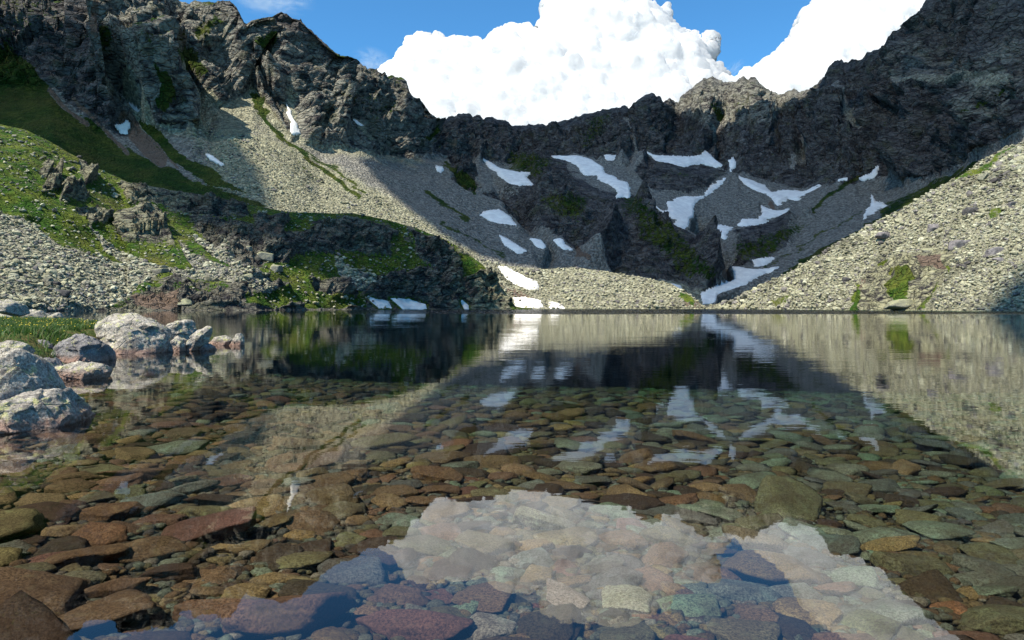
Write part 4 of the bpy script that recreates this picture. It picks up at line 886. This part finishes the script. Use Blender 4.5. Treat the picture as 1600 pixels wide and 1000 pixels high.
def outline_rock(poly, Y, depth, mat, label, i):
    P = np.array(poly, float); m = (Y + depth * .35) / F
    Q = np.stack([(P[:, 0] - 800) * m, HC + (HZ - P[:, 1]) * m], -1)
    if (np.roll(Q, -1, 0)[:, 0] * Q[:, 1] - Q[:, 0] * np.roll(Q, -1, 0)[:, 1]).sum() > 0: Q = Q[::-1]
    c = Q.mean(0); r = np.random.default_rng(600 + i); N, H = [], []
    for a, b_ in zip(Q, np.roll(Q, -1, 0)):
        e = b_ - a; nn = np.array([e[1], -e[0]]) / (np.hypot(*e) + 1e-9)
        if nn @ ((a + b_) / 2 - c) < 0: nn = -nn
        h = nn @ (a - c)
        for sgn in (-1, 1):
            ty = r.uniform(.05, .5); v = np.array([nn[0], sgn * ty, nn[1]]); L = np.linalg.norm(v)
            N.append(v / L); H.append(max(h, .02) / L + r.uniform(0, .02) * depth)
    for v, h in (((0, -1, .25), .5), ((.3, -1, .5), .55), ((-.4, -1, .2), .55), ((.1, -.8, 1), .72), ((0, 1, .2), .5), ((.5, 1, .1), .6)):
        v = np.array(v) + r.normal(size=3) * .12; v /= np.linalg.norm(v); N.append(v); H.append(depth * h * r.uniform(.85, 1.1))
    D, Fc = ICO[6 if (P[:, 0].max() - P[:, 0].min()) > 60 else 5]
    sc3 = np.array([1, 1, 1.0]); ext = Q.max(0) - Q.min(0)
    S3 = np.array([ext[0] / 2, depth * .5, ext[1] / 2]); Dn = D * S3; Dn /= np.linalg.norm(Dn, axis=1)[:, None]
    V = Dn * hull_radius(Dn, np.array(N), np.array(H), 60)[:, None]
    s = ext.min(); V = V + Dn * (fbm(V / s * 1.6 + i, 5, 610 + i, .55) * s * .07 + (1 - np.abs(vnoise(V / s * 3 + i, 630)) * 2) * s * .018)[:, None]
    V = V + Dn * ((blocks(V / s * 2.3 + i, 640) * .085 + blocks(V / s * 5.5 + i, 641) * .03) * s)[:, None]
    o = make_mesh('boulder', V, Fc, mat); o.location = (c[0], Y + depth * .35, c[1])
    tag(o, label, 'boulder', 'boulders along the near left shore')
for i, (poly, Y, dp, mt, label) in enumerate(SHORE): outline_rock(poly, Y, dp, (M_GRAN, M_GRAN_D)[mt], label, i)

# ------------------------------------------------------------------ stones on the lake bed
M_BED = bed_stone_material()
CB, CR, CD, CT, CO, CP, CG, CX = (.100,.064,.037), (.098,.055,.038), (.036,.025,.018), (.105,.118,.092), (.090,.080,.046), (.17,.15,.12), (.14,.10,.05), (.072,.072,.066)
BED = [
 (38,945,185,110,CB,"huge speckled brown rock just under the surface at the lower left corner"), (65,808,96,30,CD,"long dark brown slab under water at the left edge"), (165,812,96,32,CB,"flat brown slab right of the long dark brown slab"),
 (322,838,130,46,CR,"long rusty red slab under water left of the middle"), (362,866,66,24,CG,"golden oval stone below the long rusty red slab"), (22,868,54,30,CX,"pale grey block above the huge speckled rock"), (95,868,80,40,CD,"dark brown slab behind the huge speckled rock"),
 (262,900,92,46,CD,"dark brown angular rock left of the round tan rock"), (327,911,64,46,CB,"round tan brown rock with a groove"), (178,934,108,42,CB,"brown rounded slab right of the huge speckled rock"), (240,941,32,18,CG,"little golden stone below the dark angular rock"),
 (265,938,34,34,CB,"upright brown block beside the little golden stone"), (345,940,70,28,CB,"brown slab under the round tan rock"), (340,968,118,34,CR,"pinkish flat slab in the blue reflection"), (75,990,90,30,CR,"purple brown slab at the bottom left"),
 (430,978,190,80,CR,"largest squared red block at the bottom edge"), (556,906,104,52,CX,"wide flat slate grey rock"), (622,938,84,46,CR,"reddish rock with a pale spot on top"), (689,937,44,46,CR,"small round red boulder in the middle bottom"), (762,930,84,66,CR,"dark red boulder with a white speckled top"),
 (705,898,66,42,CD,"dark rock at the lower edge of the cloud reflection"), (570,962,50,28,CB,"orange brown egg shaped stone"), (616,968,46,20,CD,"thin dark stone beside the egg shaped stone"), (655,960,46,24,CT,"flat green grey stone"), (700,970,62,40,CO,"olive stone with dark top"),
 (650,993,150,40,CR,"long speckled reddish rock on the bottom edge"), (766,990,80,56,CP,"speckled pale red rock on the bottom edge"), (436,816,66,34,CB,"brown slab in the left middle"), (492,826,78,40,CB,"wide brown slab next to the cloud reflection"), (472,843,52,18,CG,"flat tan stone under the wide brown slab"),
 (488,862,70,38,CD,"dark brown cube shaped rock"), (432,884,76,42,CD,"large dark brown rock left of the blue reflection"), (438,914,82,26,CG,"golden brown ledge at the edge of the blue reflection"), (545,852,48,30,CO,"olive brown stone touching the cloud reflection"),
 (852,988,112,82,CD,"largest dark reddish boulder at the bottom middle"), (886,938,66,40,CP,"cream coloured block in the cloud reflection"), (982,942,84,58,CP,"tan rock with a bright top"), (1014,968,42,26,CB,"small brown stone below the tan rock"), (1048,976,38,32,CB,"brown rough stone right of the small brown one"),
 (1082,956,78,52,CT,"large teal grey boulder"), (1117,911,58,38,CR,"dark red boulder with pale top right of the cloud reflection"), (1172,966,64,52,CR,"dark red rounded boulder at the lower right middle"), (1233,978,70,54,CD,"dark purple boulder near the bottom"), (850,826,98,36,CP,"pink tan slab inside the cloud reflection"),
 (988,828,44,28,CR,"rounded pinkish stone in the cloud reflection"), (884,893,44,50,CR,"upright reddish stone in the cloud reflection"), (940,891,62,32,CX,"squared grey stone in the cloud reflection"), (834,882,62,32,CT,"grey green stone in the cloud reflection"), (1130,868,50,28,CD,"dark stone in the blue gap between the cloud reflections"),
 (1232,798,104,56,CO,"big olive brown slab on the right"), (1434,816,66,38,CO,"squared olive block on the right"), (1374,860,66,26,CG,"orange brown long stone on the right"), (1400,882,32,16,CG,"small golden oval stone"), (1425,893,118,34,CO,"long olive slab beneath the small golden oval stone"),
 (1524,911,66,32,CT,"pale green rock near the right edge"), (1448,930,86,48,CD,"dark brown slab beside the orange block"), (1489,957,50,32,(.17,.085,.045),"bright orange block at the lower right"), (1511,937,36,18,CG,"golden stone above the orange block"), (1562,975,130,76,CO,"huge olive rock in the lower right corner"),
 (697,711,50,22,CG,"lone tan stone standing out far from the shore"), (680,748,76,32,CB,"brown slab below the lone tan stone"),
]
def bed_point(px, py):
    dx, dz = (px - 800) / F, -(py - HZ) / F
    Y = 1.0
    for _ in range(400):
        Y += .05
        if HC + dz * Y < ground_z(np.array([dx * Y]), np.array([Y]))[0]: break
    return dx * Y, Y
def bed_stone(x, y, wx, ly, hz, col, r, sub):
    V, Fc = rock_verts(sub, r, 13, 34, .055, int(r.integers(1000)))
    tilt = rot_rand(r, .13)
    V = (V * np.array([wx, ly, hz])) @ tilt.T
    return V, Fc, np.tile((*(np.array(col) * r.uniform(.8, 1.2, 3) ** .5), 1), (len(V), 1))
def build_bed():
    placed = []; n_ind = 0
    for i, (px, py, pw, ph, col, label) in enumerate(BED):
        x, y = bed_point(px, min(py + ph * .1, 1010)); m = y / F; a = math.atan((py - HZ) / F); z = float(ground_z(np.array([x]), np.array([y]))[0])
        wd = pw * m; hz = min(.24 * wd, .20); hw = ph * m; L = np.clip((hw - hz * math.cos(a)) / math.sin(a), .5 * wd, 1.4 * wd)
        r = np.random.default_rng(1200 + i)
        V, Fc, C = bed_stone(x, y, wd * .56, L * .54, hz * .66, col, r, 5 if pw > 60 else 4)
        o = make_mesh('submerged_stone', V, Fc, M_BED, cols={'Col': C}); zc = z + hz * .38
        o.location = (x, y, min(zc, -.03 - V[:, 2].max())); tag(o, label, 'stone', 'stones on the lake bed'); placed.append((x, y, (wd + L) * .25)); n_ind += 1
    r = np.random.default_rng(77)
    rad = np.sort(np.concatenate([r.uniform(.16, .30, 1100), r.uniform(.10, .20, 6500), r.uniform(.04, .12, 7500)]))[::-1]
    cells, cand = {}, []
    def put(X, Y, q):
        cells.setdefault((int(X // .7), int(Y // .7)), []).append((X, Y, q))
    for X, Y, q in placed: 
        for dx in np.arange(-q, q + .01, .35):
            put(X + dx, Y, min(q, .5))
    for q in rad:
        for _ in range(10):
            Y = 2.0 + 34 * r.random() ** 1.1
            if q > .2 and Y < 8 and r.random() < .7: Y += 9
            if q < .10 and Y > 11: Y = 2.0 + 9 * r.random()
            X = r.uniform(-.9, .9) * (Y + 1.5); cx, cy = int(X // .7), int(Y // .7); ok = True
            for a in (-1, 0, 1):
                for b_ in (-1, 0, 1):
                    for (x2, y2, q2) in cells.get((cx + a, cy + b_), ()):
                        if (x2 - X) ** 2 + (y2 - Y) ** 2 < ((q + q2) * .82) ** 2: ok = False; break
                    if not ok: break
                if not ok: break
            if ok: put(X, Y, q); cand.append((X, Y, q)); break
    cand = np.array(cand); zz = ground_z(cand[:, 0], cand[:, 1]); cand = cand[zz < -.10]; zz = zz[zz < -.10]
    vis = (np.abs(cand[:, 0] / cand[:, 1] * F) < 800) & (cand[:, 1] > 2.9) & (cand[:, 1] < 12)
    app = cand[:, 2] / cand[:, 1] * vis; order = np.argsort(-app); ind = set(order[:236].tolist())
    sv, sf, scl, n0 = [], [], [], 0
    for i, (X, Y, q) in enumerate(cand):
        px = X / Y * F + 800; t = np.clip((px - 500) / 700 + r.normal() * .35, 0, 1)
        if t < .5: k = r.choice(6, p=[.38, .09, .24, .10, .13, .06]); col = (CB, CR, CD, CO, CG, CT)[k]
        else: k = r.choice(7, p=[.14, .03, .16, .25, .05, .26, .11]); col = (CB, CR, CD, CO, CG, CT, CX)[k]
        V, Fc, C = bed_stone(X, Y, q * r.uniform(1.0, 1.5), q * r.uniform(.75, 1.1), q * r.uniform(.20, .38), col, r, 4 if i in ind else (3 if Y < 8 else 2))
        V = V @ rotz(r.uniform(-.8, .8)).T
        z = min(zz[i] + q * .22, -.03 - V[:, 2].max())
        if i in ind:
            o = make_mesh('submerged_stone', V, Fc, M_BED, cols={'Col': C}); o.location = (X, Y, z)
            tone = {CB: 'brown', CR: 'reddish', CD: 'dark brown', CT: 'grey green', CO: 'olive', CG: 'golden brown', CX: 'grey'}[col]
            place = ('the left part', 'the middle', 'the right part')[0 if px < 560 else 1 if px < 1060 else 2]; far = ('near the shore', 'farther out')[0 if Y < 5.2 else 1]
            sz = 'larger' if q > .15 else 'small'
            tag(o, f'{sz} {tone} lake bed stone in {place}, {far}', 'stone', f'{sz} {tone} bed stones in {place} {far}')
        else:
            sv.append(V + np.array([X, Y, z])); sf.append(Fc + n0); scl.append(C * np.array([1, 1, 1, 1])); n0 += len(V)
    o = make_mesh('lake_bed_stones', np.concatenate(sv), np.concatenate(sf), M_BED, cols={'Col': np.concatenate(scl)})
    tag(o, 'brown and green grey stones covering the lake bed under clear water', 'stones', kind='stuff')
    # gravel between the stones
    n = 16000; Y = 2.2 + 8 * r.random(n) ** 1.1; X = r.uniform(-.9, .9, n) * (Y + 1); z = ground_z(X, Y); k = z < -.08; X, Y, z = X[k], Y[k], z[k]; n = len(X)
    base = [rock_verts(2, r, 8, 12, .04)[0] for _ in range(16)]; q = r.uniform(.014, .05, n); nv = len(base[0])
    V = np.stack([base[i % 16] for i in range(n)]) * q[:, None, None] * np.array([1.2, 1, .6]); V += np.stack([X, Y, z + q * .3 + .01], -1)[:, None]
    pal = np.array([CT, CP, CO, CG, CB, CX]); C = np.ones((n, nv, 4)); C[..., :3] = .8 * pal[r.choice(6, n, p=[.27, .08, .22, .12, .2, .11])][:, None] * r.uniform(.7, 1.1, (n, 1, 1))
    o = make_mesh('lake_bed_gravel', V.reshape(-1, 3), (ICO[2][1][None] + (np.arange(n) * nv)[:, None, None]).reshape(-1, 3), M_BED, cols={'Col': C.reshape(-1, 4)})
    tag(o, 'small gravel filling the gaps between the lake bed stones', 'gravel', kind='stuff')
build_bed()

# ------------------------------------------------------------------ grass on the bank
def build_grass():
    r = np.random.default_rng(5); n = 110000
    Y = r.uniform(14, 66, n); X = r.uniform(-60, -7, n); keep = (X > -.86 * Y) & (X < -.5 * Y); X, Y = X[keep], Y[keep]
    d = pdist(X, Y, LAND); cl = fbm(np.stack([X * .8, Y * .8, X * 0], -1), 3, 91)
    k = (d > .25) & (cl > -.12); X, Y, cl, d = X[k], Y[k], cl[k], d[k]
    k = r.random(len(X)) < np.where(Y < 34, 1, .5); X, Y, cl, d = X[k], Y[k], cl[k], d[k]
    # thicker on the bank edge that the picture shows
    m = 60000; Y2 = r.uniform(19, 34, m); X2 = -.53 * Y2 - r.random(m) ** 1.5 * 7; d2 = pdist(X2, Y2, LAND); c2 = fbm(np.stack([X2 * .8, Y2 * .8, X2 * 0], -1), 3, 91); kk = (d2 > .2) & (c2 > -.3)
    X, Y, cl, d = (np.concatenate(q) for q in ((X, X2[kk]), (Y, Y2[kk]), (cl, c2[kk]), (d, d2[kk])))
    n = len(X); Z = ground_z(X, Y) - .03; L = r.uniform(.06, .17, n) * (1 + .8 * np.clip(cl + .2, 0, 1)) * (1 + .35 * (1 - sstep(.8, 3.0, d)) * (Y > 18)); a = r.uniform(0, 6.283, n); wd = r.uniform(.009, .02, n) * (.6 + Y / 40); b_ = r.normal(size=(n, 2)) * .35
    V = np.zeros((n, 5, 3)); ca, sa = np.cos(a) * wd, np.sin(a) * wd
    for k_, (t, w_) in enumerate(((0, 1), (0, -1), (.55, .8), (.55, -.8), (1, 0))):
        V[:, k_, 0] = X + ca * w_ + b_[:, 0] * L * t * t; V[:, k_, 1] = Y + sa * w_ + b_[:, 1] * L * t * t; V[:, k_, 2] = Z + L * t
    i0 = (np.arange(n) * 5)[:, None]
    Fc = np.concatenate([i0 + np.array([[0, 1, 3]]), i0 + np.array([[0, 3, 2]]), i0 + np.array([[2, 3, 4]])])
    C = np.ones((n, 5, 4)); g = np.array([(.06, .13, .018), (.10, .16, .03), (.04, .09, .012), (.16, .15, .05)])[r.choice(4, n, p=[.35, .3, .22, .13])]; C[..., :3] = g[:, None]
    b = NB('grass_blade'); c = b.attr('Col').outputs['Color']; b.put(b.bsdf.inputs['Base Color'], c); b.bsdf.inputs['Roughness'].default_value = .6
    tl = b.add('BsdfTranslucent'); b.put(tl.inputs[0], c); mx = b.add('MixShader', i_0=.35); b.t.links.new(b.bsdf.outputs[0], mx.inputs[1]); b.t.links.new(tl.outputs[0], mx.inputs[2]); b.t.links.new(mx.outputs[0], b.out.inputs['Surface'])
    o = make_mesh('grass', V.reshape(-1, 3), Fc, b.m, cols={'Col': C.reshape(-1, 4)}); tag(o, 'thick green grass growing on the near left bank', 'grass', kind='stuff')
    # yellow flowers
    sel = r.choice(n, 500); p = np.stack([X[sel], Y[sel], Z[sel] + L[sel] * 1.02], -1); p = p[Y[sel] < 34]
    b2 = NB('yellow_petal'); b2.bsdf.inputs['Base Color'].default_value = (.75, .55, .03, 1)
    D, Fi = ICO[1]; V = (D[None] * np.array([.022, .022, .012])) + p[:, None]
    o = make_mesh('wildflowers', V.reshape(-1, 3), (Fi[None] + (np.arange(len(p)) * len(D))[:, None, None]).reshape(-1, 3), b2.m); tag(o, 'tiny yellow flowers dotted through the bank grass', 'flowers', kind='stuff')
build_grass()
print('objects', len(bpy.data.objects))
